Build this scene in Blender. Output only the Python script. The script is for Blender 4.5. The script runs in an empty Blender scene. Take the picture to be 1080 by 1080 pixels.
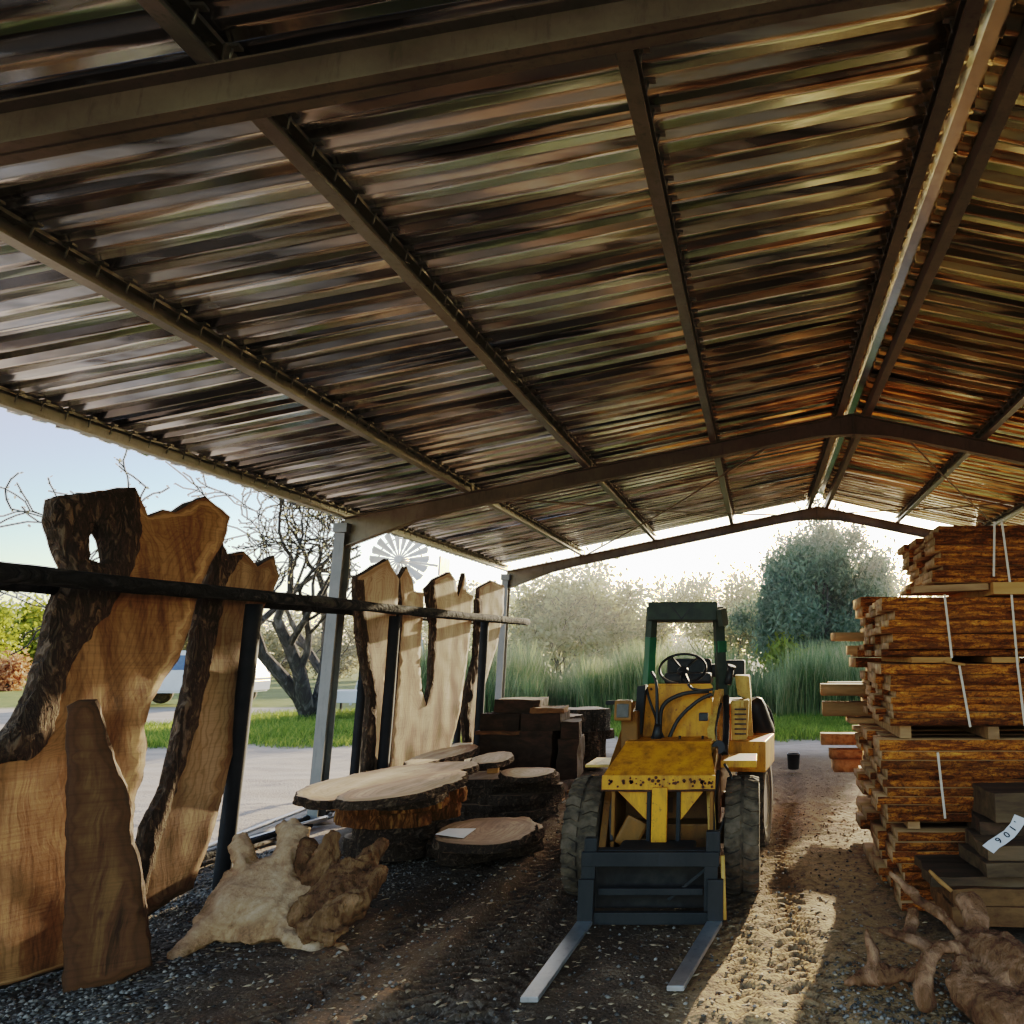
import bpy, bmesh, math, random
import numpy as np
from mathutils import Vector, Matrix, Euler, noise
from mathutils.geometry import delaunay_2d_cdt
R = math.radians
random.seed(11); RNG = np.random.default_rng(11)
SC = bpy.context.scene
COL = SC.collection

# ------------------------------------------------------------------ camera model (photo is a crop: optical axis right of centre)
F_PX, PPX, PPY, HC = 820.0, 803.0, 540.0, 1.65
TH = math.atan(150 / F_PX); CT, ST = math.cos(TH), math.sin(TH)
cam = bpy.data.cameras.new("camera"); camo = bpy.data.objects.new("camera", cam); COL.objects.link(camo)
camo.location = (0, 0, HC); camo.rotation_euler = (R(90) + TH, 0, 0)
cam.sensor_width = 36; cam.lens = F_PX / 1080 * 36; cam.shift_x = (540 - PPX) / 1080
cam.clip_end = 3000; cam.clip_start = 0.05
SC.camera = camo

def at(u, v, F):
    up = (PPY - v) / F_PX * F
    return Vector(((u - PPX) / F_PX * F, F * CT - up * ST, HC + F * ST + up * CT))
def ray(u, v): return at(u, v, 1.0) - Vector((0, 0, HC))
def onplane(u, v, P, n):
    d = ray(u, v); o = Vector((0, 0, HC)); t = (P - o).dot(n) / d.dot(n); return o + d * t
def gnd(u, v, z=0.0): return onplane(u, v, Vector((0, 0, z)), Vector((0, 0, 1)))

# ------------------------------------------------------------------ scene-graph helpers
WM = {}
def tag(o, label=None, cat=None, group=None, kind=None):
    if label: o["label"] = label
    if cat: o["category"] = cat
    if group: o["group"] = group
    if kind: o["kind"] = kind
    return o
def thing(name, label, cat, loc=(0, 0, 0), group=None, rotz=0):
    o = bpy.data.objects.new(name, None); COL.objects.link(o)
    o.empty_display_size = .1
    o.location = loc; o.rotation_euler = (0, 0, rotz)
    WM[o.name] = Matrix.LocRotScale(Vector(loc), Euler((0, 0, rotz)), None)
    return tag(o, label, cat, group)
def link_mesh(name, me, mats, parent=None, M=None, smooth=False):
    """me is in world coordinates (M None) or in its own frame M"""
    if not isinstance(mats, (list, tuple)): mats = [mats]
    for m in mats: me.materials.append(m)
    o = bpy.data.objects.new(name, me); COL.objects.link(o)
    if smooth: me.polygons.foreach_set("use_smooth", [True] * len(me.polygons))
    if parent is not None:
        pm = WM[parent.name]; o.parent = parent
        loc = pm.inverted() @ (M if M is not None else Matrix())
        if M is None:
            me.transform(pm.inverted()); loc = Matrix()
        o.matrix_local = loc; WM[o.name] = pm @ loc
    else:
        if M is not None: o.matrix_world = M
        WM[o.name] = M.copy() if M is not None else Matrix()
    return o
def fr(O, ex, ey, n):
    return Matrix(((ex[0], ey[0], n[0], O[0]), (ex[1], ey[1], n[1], O[1]), (ex[2], ey[2], n[2], O[2]), (0, 0, 0, 1)))
def catmull(pts, k=5):
    P = [Vector(p) for p in pts]
    if len(P) < 3: return [P[0].lerp(P[-1], i / k) for i in range(k + 1)]
    out = []
    for i in range(len(P) - 1):
        a, b, c, d = P[max(i - 1, 0)], P[i], P[i + 1], P[min(i + 2, len(P) - 1)]
        for j in range(k):
            t = j / k
            out.append(.5 * ((2 * b) + (c - a) * t + (2 * a - 5 * b + 4 * c - d) * t * t + (3 * b - a - 3 * c + d) * t ** 3))
    out.append(P[-1]); return out

class MB:
    def __init__(s): s.bm = bmesh.new()
    def box(s, c, size, rot=None, bev=.006, mi=0, taper=None):
        M = Matrix.Translation(Vector(c)) @ (rot.to_matrix().to_4x4() if rot is not None else Matrix()) @ Matrix.Diagonal((*size, 1))
        r = bmesh.ops.create_cube(s.bm, size=1, matrix=M)
        vs = r["verts"]; fs = set(f for v in vs for f in v.link_faces)
        for f in fs: f.material_index = mi
        if bev and bev < min(size) * .45:
            es = list(set(e for v in vs for e in v.link_edges))
            bmesh.ops.bevel(s.bm, geom=es, offset=bev, segments=2, affect="EDGES", profile=.6)
        return s
    def bar(s, p0, p1, w, h, up=(0, 0, 1), bev=.004, mi=0):
        p0, p1 = Vector(p0), Vector(p1); d = p1 - p0; L = d.length; z = d.normalized()
        x = Vector(up).cross(z)
        if x.length < 1e-4: x = Vector((1, 0, 0)).cross(z)
        x.normalize(); y = z.cross(x)
        M = fr((p0 + p1) / 2, x, y, z)
        q = M.to_quaternion()
        return s.box((p0 + p1) / 2, (w, h, L), q, bev, mi)
    def prism(s, poly, vec, mi=0, bev=0):
        vec = Vector(vec); a = [s.bm.verts.new(p) for p in poly]; b = [s.bm.verts.new(Vector(p) + vec) for p in poly]
        n = len(a); fs = [s.bm.faces.new(a), s.bm.faces.new(b[::-1])]
        for i in range(n): fs.append(s.bm.faces.new((a[i], b[i], b[(i + 1) % n], a[(i + 1) % n])))
        for f in fs: f.material_index = mi
        bmesh.ops.recalc_face_normals(s.bm, faces=fs)
        if bev: bmesh.ops.bevel(s.bm, geom=list(set(e for f in fs for e in f.edges)), offset=bev, segments=2, affect="EDGES")
        return s
    def tube(s, pts, rad, n=8, k=5, jit=0, seed=0, mi=0, cap=True, squash=1.0, smooth=True):
        P = catmull(pts, k) if k > 1 else [Vector(p) for p in pts]
        m = len(P)
        if not isinstance(rad, (list, tuple)): rad = [rad] * len(pts)
        rr = [float(np.interp(i / (m - 1) * (len(rad) - 1), range(len(rad)), rad)) for i in range(m)]
        rings = []; x = None
        for i in range(m):
            t = (P[min(i + 1, m - 1)] - P[max(i - 1, 0)]).normalized()
            if x is None:
                x = t.cross(Vector((0, 0, 1)))
                if x.length < .05: x = t.cross(Vector((0, 1, 0)))
            else: x = x - t * x.dot(t)
            x.normalize(); y = t.cross(x)
            ring = []
            for j in range(n):
                a = 2 * math.pi * j / n; r = rr[i]
                o = x * math.cos(a) + y * math.sin(a) * squash
                if jit:
                    r *= 1 + jit * noise.noise(Vector((P[i] * 3.1 + o * 1.7 + Vector((seed, 0, 0))))) * 1.6 + jit * .5 * noise.noise(P[i] * 11 + o * 4)
                ring.append(s.bm.verts.new(P[i] + o * r))
            rings.append(ring)
        for i in range(m - 1):
            for j in range(n):
                f = s.bm.faces.new((rings[i][j], rings[i][(j + 1) % n], rings[i + 1][(j + 1) % n], rings[i + 1][j])); f.material_index = mi; f.smooth = smooth
        if cap:
            f = s.bm.faces.new(rings[0][::-1]); f.material_index = mi
            f = s.bm.faces.new(rings[-1]); f.material_index = mi
        return s
    def lathe(s, prof, c, ax, n=32, mi=0):
        """prof: list of (radius, along axis)"""
        ax = Vector(ax).normalized(); x = ax.orthogonal().normalized(); y = ax.cross(x); c = Vector(c)
        rings = [[s.bm.verts.new(c + ax * h + (x * math.cos(2 * math.pi * j / n) + y * math.sin(2 * math.pi * j / n)) * r) for j in range(n)] for r, h in prof]
        for i in range(len(prof) - 1):
            for j in range(n):
                f = s.bm.faces.new((rings[i][j], rings[i][(j + 1) % n], rings[i + 1][(j + 1) % n], rings[i + 1][j])); f.material_index = mi; f.smooth = True
        for rg in (rings[0], rings[-1]):
            f = s.bm.faces.new(rg); f.material_index = mi
        return s
    def build(s, name, mat, parent=None, M=None, smooth=False, loc=None):
        bmesh.ops.recalc_face_normals(s.bm, faces=s.bm.faces[:])
        me = bpy.data.meshes.new(name); s.bm.to_mesh(me); s.bm.free()
        if loc is not None and parent is None:
            M = Matrix.Translation(Vector(loc)); me.transform(M.inverted())
        return link_mesh(name, me, mat, parent, M, smooth)

def np_mesh(name, V, Q):
    me = bpy.data.meshes.new(name); V = np.asarray(V, np.float32); Q = np.asarray(Q, np.int32); k = Q.shape[1]
    me.vertices.add(len(V)); me.vertices.foreach_set("co", V.ravel())
    me.loops.add(Q.size); me.loops.foreach_set("vertex_index", Q.ravel())
    me.polygons.add(len(Q)); me.polygons.foreach_set("loop_start", np.arange(0, Q.size, k, dtype=np.int32))
    me.polygons.foreach_set("loop_total", np.full(len(Q), k, np.int32))
    me.update(calc_edges=True); return me

# ------------------------------------------------------------------ materials
class N:
    def __init__(s, name):
        s.m = bpy.data.materials.new(name); s.m.use_nodes = True; s.t = s.m.node_tree; s.t.nodes.clear()
        s.out = s.n("ShaderNodeOutputMaterial"); s.b = s.n("ShaderNodeBsdfPrincipled"); s.l(s.b.outputs[0], s.out.inputs[0])
    def n(s, ty, **kw):
        x = s.t.nodes.new(ty)
        for k, v in kw.items(): setattr(x, k, v)
        return x
    def l(s, a, b): s.t.links.new(a, b)
    def val(s, inp, v):
        if hasattr(v, "is_linked") or isinstance(v, bpy.types.NodeSocket): s.l(v, inp)
        else: inp.default_value = v
    def coord(s, scale=(1, 1, 1), kind="Object", rand=False, rot=(0, 0, 0)):
        if kind == "World":
            g = s.n("ShaderNodeNewGeometry"); src = g.outputs["Position"]
        else:
            g = s.n("ShaderNodeTexCoord"); src = g.outputs[kind]
        if rand:
            oi = s.n("ShaderNodeObjectInfo"); a = s.n("ShaderNodeVectorMath", operation="MULTIPLY_ADD")
            cmb = s.n("ShaderNodeCombineXYZ")
            for i in range(3): s.l(oi.outputs["Random"], cmb.inputs[i])
            s.l(cmb.outputs[0], a.inputs[0]); a.inputs[1].default_value = (37, 91, 53); s.l(src, a.inputs[2]); src = a.outputs[0]
        mp = s.n("ShaderNodeMapping"); mp.inputs["Scale"].default_value = scale; mp.inputs["Rotation"].default_value = rot
        s.l(src, mp.inputs["Vector"]); return mp.outputs[0]
    def noise(s, co, scale=5, detail=6, rough=.6, dist=0):
        x = s.n("ShaderNodeTexNoise"); s.l(co, x.inputs["Vector"]); x.inputs["Scale"].default_value = scale
        x.inputs["Detail"].default_value = detail; x.inputs["Roughness"].default_value = rough; x.inputs["Distortion"].default_value = dist
        return x.outputs["Fac"]
    def voro(s, co, scale=5, feature="F1", out="Distance"):
        x = s.n("ShaderNodeTexVoronoi", feature=feature); s.l(co, x.inputs["Vector"]); x.inputs["Scale"].default_value = scale; return x.outputs[out]
    def ramp(s, fac, stops):
        x = s.n("ShaderNodeValToRGB"); s.l(fac, x.inputs[0]); e = x.color_ramp.elements
        while len(e) < len(stops): e.new(.5)
        for i, (p, c) in enumerate(stops):
            e[i].position = p; e[i].color = (*c, 1) if len(c) == 3 else c
        return x.outputs[0]
    def g(s, fac, a, b):   # scalar map-range 0..1
        x = s.n("ShaderNodeMapRange"); x.clamp = True; s.l(fac, x.inputs[0]); x.inputs[1].default_value = a; x.inputs[2].default_value = b; return x.outputs[0]
    def math(s, op, a, b=0.0):
        x = s.n("ShaderNodeMath", operation=op); s.val(x.inputs[0], a); s.val(x.inputs[1], b); return x.outputs[0]
    def mix(s, fac, a, b, mode="MIX"):
        x = s.n("ShaderNodeMix", data_type="RGBA", blend_type=mode); s.val(x.inputs[0], fac)
        for i, c in ((6, a), (7, b)):
            if isinstance(c, tuple): x.inputs[i].default_value = (*c, 1)
            else: s.l(c, x.inputs[i])
        return x.outputs[2]
    def attr(s, name, out="Fac"):
        x = s.n("ShaderNodeAttribute"); x.attribute_name = name; return x.outputs[out]
    def rnd(s): return s.n("ShaderNodeObjectInfo").outputs["Random"]
    def hsv(s, col, h=.5, sat=1.0, v=1.0):
        x = s.n("ShaderNodeHueSaturation"); s.val(x.inputs["Hue"], h); s.val(x.inputs["Saturation"], sat); s.val(x.inputs["Value"], v); s.l(col, x.inputs["Color"]); return x.outputs[0]
    def done(s, col, rough=.8, metal=0.0, bump=None, bs=.3, bd=.01, spec=.4):
        if isinstance(col, tuple): s.b.inputs["Base Color"].default_value = (*col, 1)
        else: s.l(col, s.b.inputs["Base Color"])
        s.val(s.b.inputs["Roughness"], rough); s.val(s.b.inputs["Metallic"], metal); s.b.inputs["Specular IOR Level"].default_value = spec
        if bump is not None:
            b = s.n("ShaderNodeBump"); b.inputs["Strength"].default_value = bs; b.inputs["Distance"].default_value = bd
            s.l(bump, b.inputs["Height"]); s.l(b.outputs[0], s.b.inputs["Normal"])
        return s.m

def m_simple(name, c1, c2, scale=6, rough=.8, metal=0, bs=.2, bd=.005, sc=(1, 1, 1), rand=True, spec=.4):
    k = N(name); co = k.coord(sc, rand=rand); f = k.noise(co, scale, 8, .65)
    return k.done(k.ramp(f, [(.3, c1), (.7, c2)]), rough, metal, f, bs, bd, spec)

def m_wood(name, dark, mid, light, edge, streak=1.0, knot=.6, rough=.75, ringk=.38):
    """sawn face of a slab; local y runs up the trunk, attribute d = distance to the live edge"""
    k = N(name)
    warp = k.noise(k.coord((1, .5, 1), rand=True), 2.2, 3, .5)
    wv = k.n("ShaderNodeVectorMath", operation="ADD")
    co = k.coord((1, .10, 1), rand=True)
    cmb = k.n("ShaderNodeCombineXYZ"); k.l(k.math("MULTIPLY", warp, .35), cmb.inputs[0])
    k.l(co, wv.inputs[0]); k.l(cmb.outputs[0], wv.inputs[1])
    g1 = k.noise(wv.outputs[0], 7, 3, .5); g2 = k.noise(wv.outputs[0], 55, 5, .7)
    blot = k.noise(k.coord((1, .4, 1), rand=True), 3.5, 6, .7)
    f = k.math("ADD", k.math("MULTIPLY", g1, .75), k.math("MULTIPLY", g2, .25 * streak))
    c = k.ramp(f, [(.36, dark), (.47, mid), (.6, light)])
    d = k.attr("d"); dn = k.math("ADD", d, k.math("MULTIPLY", k.math("SUBTRACT", blot, .5), .10))
    c = k.mix(k.g(dn, .12, .08), c, edge)
    c = k.mix(k.math("MULTIPLY", k.g(dn, .072, .052), .35), c, tuple(x * .8 for x in dark))
    c = k.mix(k.math("MULTIPLY", k.g(dn, .045, .03), .7), c, mid)
    c = k.mix(k.math('MULTIPLY', k.math('MULTIPLY', k.g(dn, .014, .0), k.g(blot, .4, .62)), .8), c, (.05, .03, .018))
    c = k.mix(k.math("MULTIPLY", k.g(blot, .58, .72), .55), c, tuple(x * .45 for x in dark))
    ring = k.math("SINE", k.math("MULTIPLY", k.math("ADD", d, k.math("ADD", k.math("MULTIPLY", warp, .22), k.math("MULTIPLY", blot, .014))), 150.0))
    c = k.mix(k.math("MULTIPLY", k.g(ring, .35, 1.0), ringk), c, tuple(x * .62 for x in dark))
    c = k.hsv(c, .5, 1.0, k.math("ADD", k.math("MULTIPLY", k.rnd(), .4), .74))
    kn = k.voro(k.coord((1, .55, 1), rand=True), 5.0); c = k.mix(k.math("MULTIPLY", k.g(kn, .10, .03), knot), c, (.05, .025, .012))
    saw = k.noise(k.coord((.3, 9, 1), rand=True), 9, 2, .5)
    c = k.mix(k.math("MULTIPLY", k.g(saw, .45, .75), .25), c, tuple(x * .6 for x in dark))
    h = k.math("ADD", k.math("MULTIPLY", g2, .6), k.math("MULTIPLY", saw, .5))
    return k.done(c, rough, 0, h, .35, .006, .25)
def m_bark(name, c1, c2, sc=(1, .3, 1), s=20):
    k = N(name); co = k.coord(sc, rand=True)
    f = k.noise(co, s * .55, 9, .68, 1.4); q = k.math("ABSOLUTE", k.math("SUBTRACT", k.noise(co, s * .9, 4, .6, 1.0), .5)); g = k.noise(co, s * 4, 5, .7)
    h = k.math("ADD", k.math("MULTIPLY", k.g(q, .0, .16), .5), k.math("ADD", k.math("MULTIPLY", f, .45), k.math("MULTIPLY", g, .2)))
    return k.done(k.ramp(h, [(.25, tuple(x * .45 for x in c1)), (.6, c1), (1.0, c2)]), .95, 0, h, .9, .03, .15)

M_SLAB1 = m_wood("warm walnut coloured slab", (.075, .030, .011), (.175, .080, .030), (.28, .145, .060), (.40, .225, .10), 1.4, .6, .75, .26)
M_SLAB2 = m_wood("honey slab", (.15, .075, .032), (.28, .155, .072), (.40, .25, .13), (.24, .12, .05), 1.2)
M_SLAB3 = m_wood("pale poplar slab", (.34, .21, .115), (.49, .325, .19), (.60, .43, .27), (.38, .235, .125), .9, .45)
M_BOARDD = m_wood("dirty dark slab", (.04, .017, .007), (.11, .05, .019), (.20, .098, .037), (.12, .055, .02), 1.5, .6, .8, .06)
M_SLICE = m_wood("weathered slice top", (.30, .19, .115), (.45, .31, .20), (.56, .41, .28), (.42, .27, .16), 1.0, .3)
M_SLICED = m_wood("brown slice top", (.20, .115, .066), (.30, .19, .115), (.40, .27, .17), (.26, .16, .09), 1.0, .3)
M_BARK = m_bark("furrowed bark", (.085, .056, .037), (.22, .15, .10))
M_BARKL = m_bark("pale trunk bark", (.10, .085, .07), (.26, .22, .18))
M_BARKO = m_bark("orange slab bark", (.20, .085, .026), (.46, .24, .08), (1, 1, .3), 16)
M_BARKG = m_bark("grey trunk bark", (.07, .06, .052), (.17, .15, .13), (1, 1, .3), 5)
M_TWIG = m_simple("twig bark", (.05, .04, .03), (.12, .10, .08), 5)

def m_board_edge():
    k = N("rough board edge"); co = k.coord((.45, 1, 2.2), rand=True)
    f = k.noise(co, 11, 10, .78, .7); sp = k.noise(k.coord((1.3, 1, 2), rand=True), 42, 4, .7); big = k.noise(k.coord((.5, 1, 1.2), rand=True), 4, 6, .7)
    c = k.ramp(f, [(.34, (.03, .009, .003)), (.47, (.15, .045, .008)), (.58, (.42, .15, .022)), (.70, (.70, .33, .075))])
    c = k.mix(k.math("MULTIPLY", k.g(sp, .5, .62), .8), c, (.045, .02, .01))
    c = k.mix(k.math("MULTIPLY", k.g(big, .5, .68), .75), c, (.10, .04, .014))
    c = k.hsv(c, .5, 1.0, k.math("ADD", k.math("MULTIPLY", k.rnd(), .8), .62))
    return k.done(c, .85, 0, k.math("ADD", f, sp), .7, .012, .2)
M_BEDGE = m_board_edge()
def m_sawn(name, a, b, sc=(.12, 1, 1)):
    k = N(name); f = k.noise(k.coord(sc, rand=True), 14, 8, .65, .3)
    c = k.hsv(k.ramp(f, [(.3, a), (.7, b)]), .5, 1.0, k.math("ADD", k.math("MULTIPLY", k.rnd(), .5), .75))
    return k.done(c, .85, 0, f, .3, .005, .25)
M_SAWN = m_sawn("sawn board face", (.20, .105, .045), (.40, .24, .115))
M_BEND = m_sawn("board end grain", (.16, .09, .045), (.42, .27, .145), (1, 1, 1))
M_BEARER = m_sawn("pine bearer", (.24, .115, .035), (.42, .22, .075))
M_GREYB = m_sawn("grey weathered board", (.045, .028, .016), (.13, .08, .045))
M_BLOCKB = m_sawn("brown rough slab", (.07, .033, .013), (.20, .10, .042), (.4, 1, 1))
M_BLOCK = m_sawn("dark timber block", (.026, .015, .009), (.085, .048, .026), (.4, 1, 1))
def m_root(name, a, b, c, s=4):
    k = N(name); co = k.coord((1, 1, 1), rand=True); f = k.noise(co, s, 8, .65, 1.2); g = k.noise(k.coord((1, 1, .2)), s * 9, 4, .7, .5)
    col = k.ramp(k.math("ADD", k.math("MULTIPLY", f, .8), k.math("MULTIPLY", g, .2)), [(.33, a), (.5, b), (.66, c)])
    dk = k.noise(k.coord((1, 1, .5)), s * 1.7, 5, .75, 2.0); col = k.mix(k.math("MULTIPLY", k.g(dk, .60, .70), .7), col, tuple(x * .35 for x in a))
    return k.done(col, .85, 0, k.math("ADD", f, k.math('MULTIPLY', g, 1.6)), .8, .02, .2)
def m_rootface():
    k = N("bleached root wood"); co = k.coord(); f = k.noise(co, 5, 8, .65, 1.0); g = k.noise(co, 40, 5, .7, .5)
    side = k.ramp(k.math("ADD", k.math("MULTIPLY", f, .7), k.math("MULTIPLY", g, .3)), [(.36, (.10, .05, .022)), (.5, (.33, .19, .095)), (.64, (.52, .34, .19))])
    rad = k.math("ADD", k.attr("rad"), k.math("MULTIPLY", f, .16))
    face = k.ramp(k.math("ADD", k.math("MULTIPLY", f, .6), k.math("MULTIPLY", g, .4)), [(.36, (.31, .185, .10)), (.5, (.46, .30, .175)), (.66, (.58, .41, .26))])
    rg = k.math("SINE", k.math("MULTIPLY", rad, 120.0)); face = k.mix(k.math("MULTIPLY", k.g(rg, .3, 1.0), .22), face, (.34, .20, .10))
    rim = k.math("ABSOLUTE", k.math("SUBTRACT", rad, .30)); face = k.mix(k.math("MULTIPLY", k.g(rim, .03, .0), .55), face, (.20, .11, .055))
    cr = k.noise(co, 11, 6, .8, 2.5); face = k.mix(k.math("MULTIPLY", k.g(cr, .62, .68), .7), face, (.12, .06, .03))
    return k.done(k.mix(k.attr("face"), side, face), .85, 0, k.math("ADD", f, k.math("MULTIPLY", g, 1.4)), .6, .015, .2)
M_ROOTP = m_rootface()
M_ROOTB = m_root("brown root wood", (.055, .026, .012), (.16, .082, .038), (.31, .18, .09))
M_ROOTR = m_root("reddish driftwood", (.05, .024, .013), (.18, .088, .044), (.38, .22, .125))

def m_roof():
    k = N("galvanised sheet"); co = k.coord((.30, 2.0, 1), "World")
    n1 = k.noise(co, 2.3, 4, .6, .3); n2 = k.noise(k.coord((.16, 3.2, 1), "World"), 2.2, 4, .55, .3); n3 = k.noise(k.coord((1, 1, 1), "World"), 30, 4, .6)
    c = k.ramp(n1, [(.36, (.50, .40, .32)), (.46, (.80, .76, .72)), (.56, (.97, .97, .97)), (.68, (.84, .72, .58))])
    c = k.mix(k.math("MULTIPLY", k.g(n2, .49, .56), .8), c, (.07, .052, .04))  # dark reflections painted into the sheet colour as streaks
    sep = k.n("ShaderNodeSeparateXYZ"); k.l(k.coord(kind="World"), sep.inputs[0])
    c = k.mix(k.math("MULTIPLY", k.g(sep.outputs[0], -1.8, 1.2), .95), c, k.mix(1.0, c, (1, .72, .34), "MULTIPLY"))  # golden reflected light painted in, stronger towards the right
    c = k.mix(k.g(sep.outputs[0], -1.2, -3.2), c, k.hsv(c, .5, .45, 1.05))  # greyer towards the left, a silvery sheen put into the colour
    c = k.hsv(c, .5, 1.05, k.math("ADD", k.math("MULTIPLY", k.rnd(), .3), .85))
    rg = k.math("ADD", k.math("MULTIPLY", n3, .12), k.math("MULTIPLY", k.g(n1, .3, .7), .14))
    b = k.math("ADD", k.noise(k.coord((.30, 1.9, 1), "World"), 2.2, 2, .5, .3), k.math("MULTIPLY", n3, .015))
    return k.done(c, k.math("ADD", rg, .04), .72, b, .5, .05, .9)
M_ROOF = m_roof()
def m_steel(name, a, b, rough=.5, metal=.35):
    k = N(name); f = k.noise(k.coord(rand=True), 3, 8, .7); g = k.noise(k.coord((1, 1, .15), rand=True), 30, 4, .7)
    c = k.mix(k.math("MULTIPLY", k.g(g, .55, .75), .45), k.ramp(f, [(.3, a), (.7, b)]), tuple(x * .45 for x in a))
    return k.done(c, k.math("ADD", k.math("MULTIPLY", f, .3), rough - .15), metal, g, .12, .003)
M_FRAME = m_steel("brown primed steel", (.13, .105, .075), (.22, .185, .135), .5, .3)
M_PURLIN = m_steel("galvanised channel", (.20, .185, .15), (.32, .30, .26), .42, .7)
M_POSTG = m_steel("grey painted post", (.15, .15, .14), (.24, .235, .22), .55, .1)
M_RIDGE = m_steel("bright ridge cap", (.62, .64, .63), (.86, .88, .88), .22, 1.0)
M_DARKST = m_steel("dark fork steel", (.010, .010, .010), (.030, .029, .027), .7, .1)
M_FORK = m_steel("worn fork blade", (.34, .34, .34), (.58, .58, .58), .38, .8)
def m_yellow(name, base, dirt=.5):
    k = N(name); co = k.coord(rand=False); f = k.noise(co, 4, 8, .7, .4); g = k.noise(co, 22, 6, .75); s = k.noise(k.coord((1, 1, .25)), 9, 6, .7)
    c = k.mix(k.g(f, .3, .75), base, tuple(x * .7 for x in base))
    c = k.mix(k.math("MULTIPLY", k.g(s, .42, .66), dirt), c, (.13, .06, .015))
    c = k.mix(k.math("MULTIPLY", k.g(g, .60, .68), .85), c, (.06, .028, .014))
    c = k.mix(k.math("MULTIPLY", k.g(k.noise(co, 60, 3, .7), .62, .7), .6), c, (.03, .022, .016))
    return k.done(c, k.math("ADD", k.math("MULTIPLY", s, .4), .35), 0, g, .18, .004, .35)
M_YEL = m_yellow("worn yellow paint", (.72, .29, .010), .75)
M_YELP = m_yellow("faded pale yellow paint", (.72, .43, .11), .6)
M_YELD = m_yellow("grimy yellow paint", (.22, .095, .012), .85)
M_GREEN = m_simple("dark green paint", (.014, .02, .014), (.042, .05, .034), 7, .6)
M_GREENB = m_simple("bright green paint", (.012, .075, .038), (.02, .12, .055), 7, .45)
M_RUSTD = m_simple("greasy linkage", (.008, .007, .006), (.03, .024, .018), 14, .8)
M_GREYGL = m_simple("dull lamp glass", (.03, .03, .028), (.09, .085, .075), 14, .4)
M_RUST = m_simple("dark rust", (.03, .014, .008), (.10, .045, .02), 20, .9)
M_TYRE = m_simple("dusty tyre rubber", (.035, .026, .018), (.15, .108, .07), 12, .92, 0, .5, .006)
M_RIM = m_simple("dusty rim", (.28, .21, .12), (.52, .42, .27), 9, .7)
M_BLACK = m_simple("black plastic", (.010, .010, .011), (.030, .028, .026), 12, .55)
M_HOSE = m_simple("rubber hose", (.018, .016, .015), (.05, .045, .04), 20, .6)
M_POLE = m_bark("dark peeled pole", (.018, .018, .018), (.075, .07, .065), (1, .3, .3), 12)
M_RAILB = m_simple("tarred black timber", (.006, .006, .007), (.02, .018, .017), 6, .8)
M_PAPER = m_simple("white paper", (.70, .71, .74), (.80, .81, .83), 8, .8, 0, .1, .002)
M_INK = m_simple("black ink", (.012, .012, .014), (.03, .03, .03), 8, .7)
M_STRAP = m_simple("pale strap", (.48, .38, .28), (.62, .51, .40), 12, .5)
M_CARW = m_simple("white car paint", (.62, .64, .66), (.74, .76, .78), 3, .25)
M_GLASS = m_simple("blue tinted glass", (.04, .09, .2), (.07, .14, .28), 3, .08)
M_CLOTH = m_simple("white cloth", (.7, .7, .72), (.8, .8, .82), 4, .9)
M_MILL = m_simple("galvanised windmill blade", (.42, .42, .41), (.58, .58, .56), 4, .5, .2)
M_SILV = m_steel("silver pipe", (.45, .46, .48), (.62, .63, .65), .4, .6)

def m_leaf(name, cols, trans=.45, rough=.6):
    k = N(name); a = k.attr("h"); w = k.noise(k.coord(kind="World"), 1.1, 3, .6)
    f = k.math("ADD", k.math("MULTIPLY", a, .6), k.math("MULTIPLY", w, .4))
    c = k.ramp(f, [(i / (len(cols) - 1) * .7 + .15, x) for i, x in enumerate(cols)])
    k.done(c, rough, 0, None, spec=.25)
    tr = k.n("ShaderNodeBsdfTranslucent"); k.l(c, tr.inputs[0]); mx = k.n("ShaderNodeMixShader"); mx.inputs[0].default_value = trans
    k.l(k.b.outputs[0], mx.inputs[1]); k.l(tr.outputs[0], mx.inputs[2]); k.l(mx.outputs[0], k.out.inputs[0]); return k.m
M_LDARK = m_leaf("grey green leaves", [(.06, .09, .058), (.14, .185, .115), (.30, .35, .22)], .4)
M_LPALE = m_leaf("pale backlit leaves", [(.20, .22, .10), (.38, .36, .17), (.60, .52, .25)], .6)
M_LYEL = m_leaf("yellow green leaves", [(.14, .17, .03), (.30, .32, .05), (.50, .46, .08)], .5)
M_LOLIVE = m_leaf("dry olive leaves", [(.15, .145, .08), (.28, .25, .14), (.42, .36, .21)], .5)
M_LORANGE = m_leaf("orange leaves", [(.30, .13, .06), (.50, .24, .12), (.6, .33, .18)], .4)
M_REED = m_leaf("reed blades", [(.11, .165, .07), (.24, .285, .135), (.50, .45, .26)], .55)
M_GRASS = m_leaf("grass blades", [(.08, .13, .03), (.19, .25, .05), (.36, .38, .09)], .55)

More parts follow.
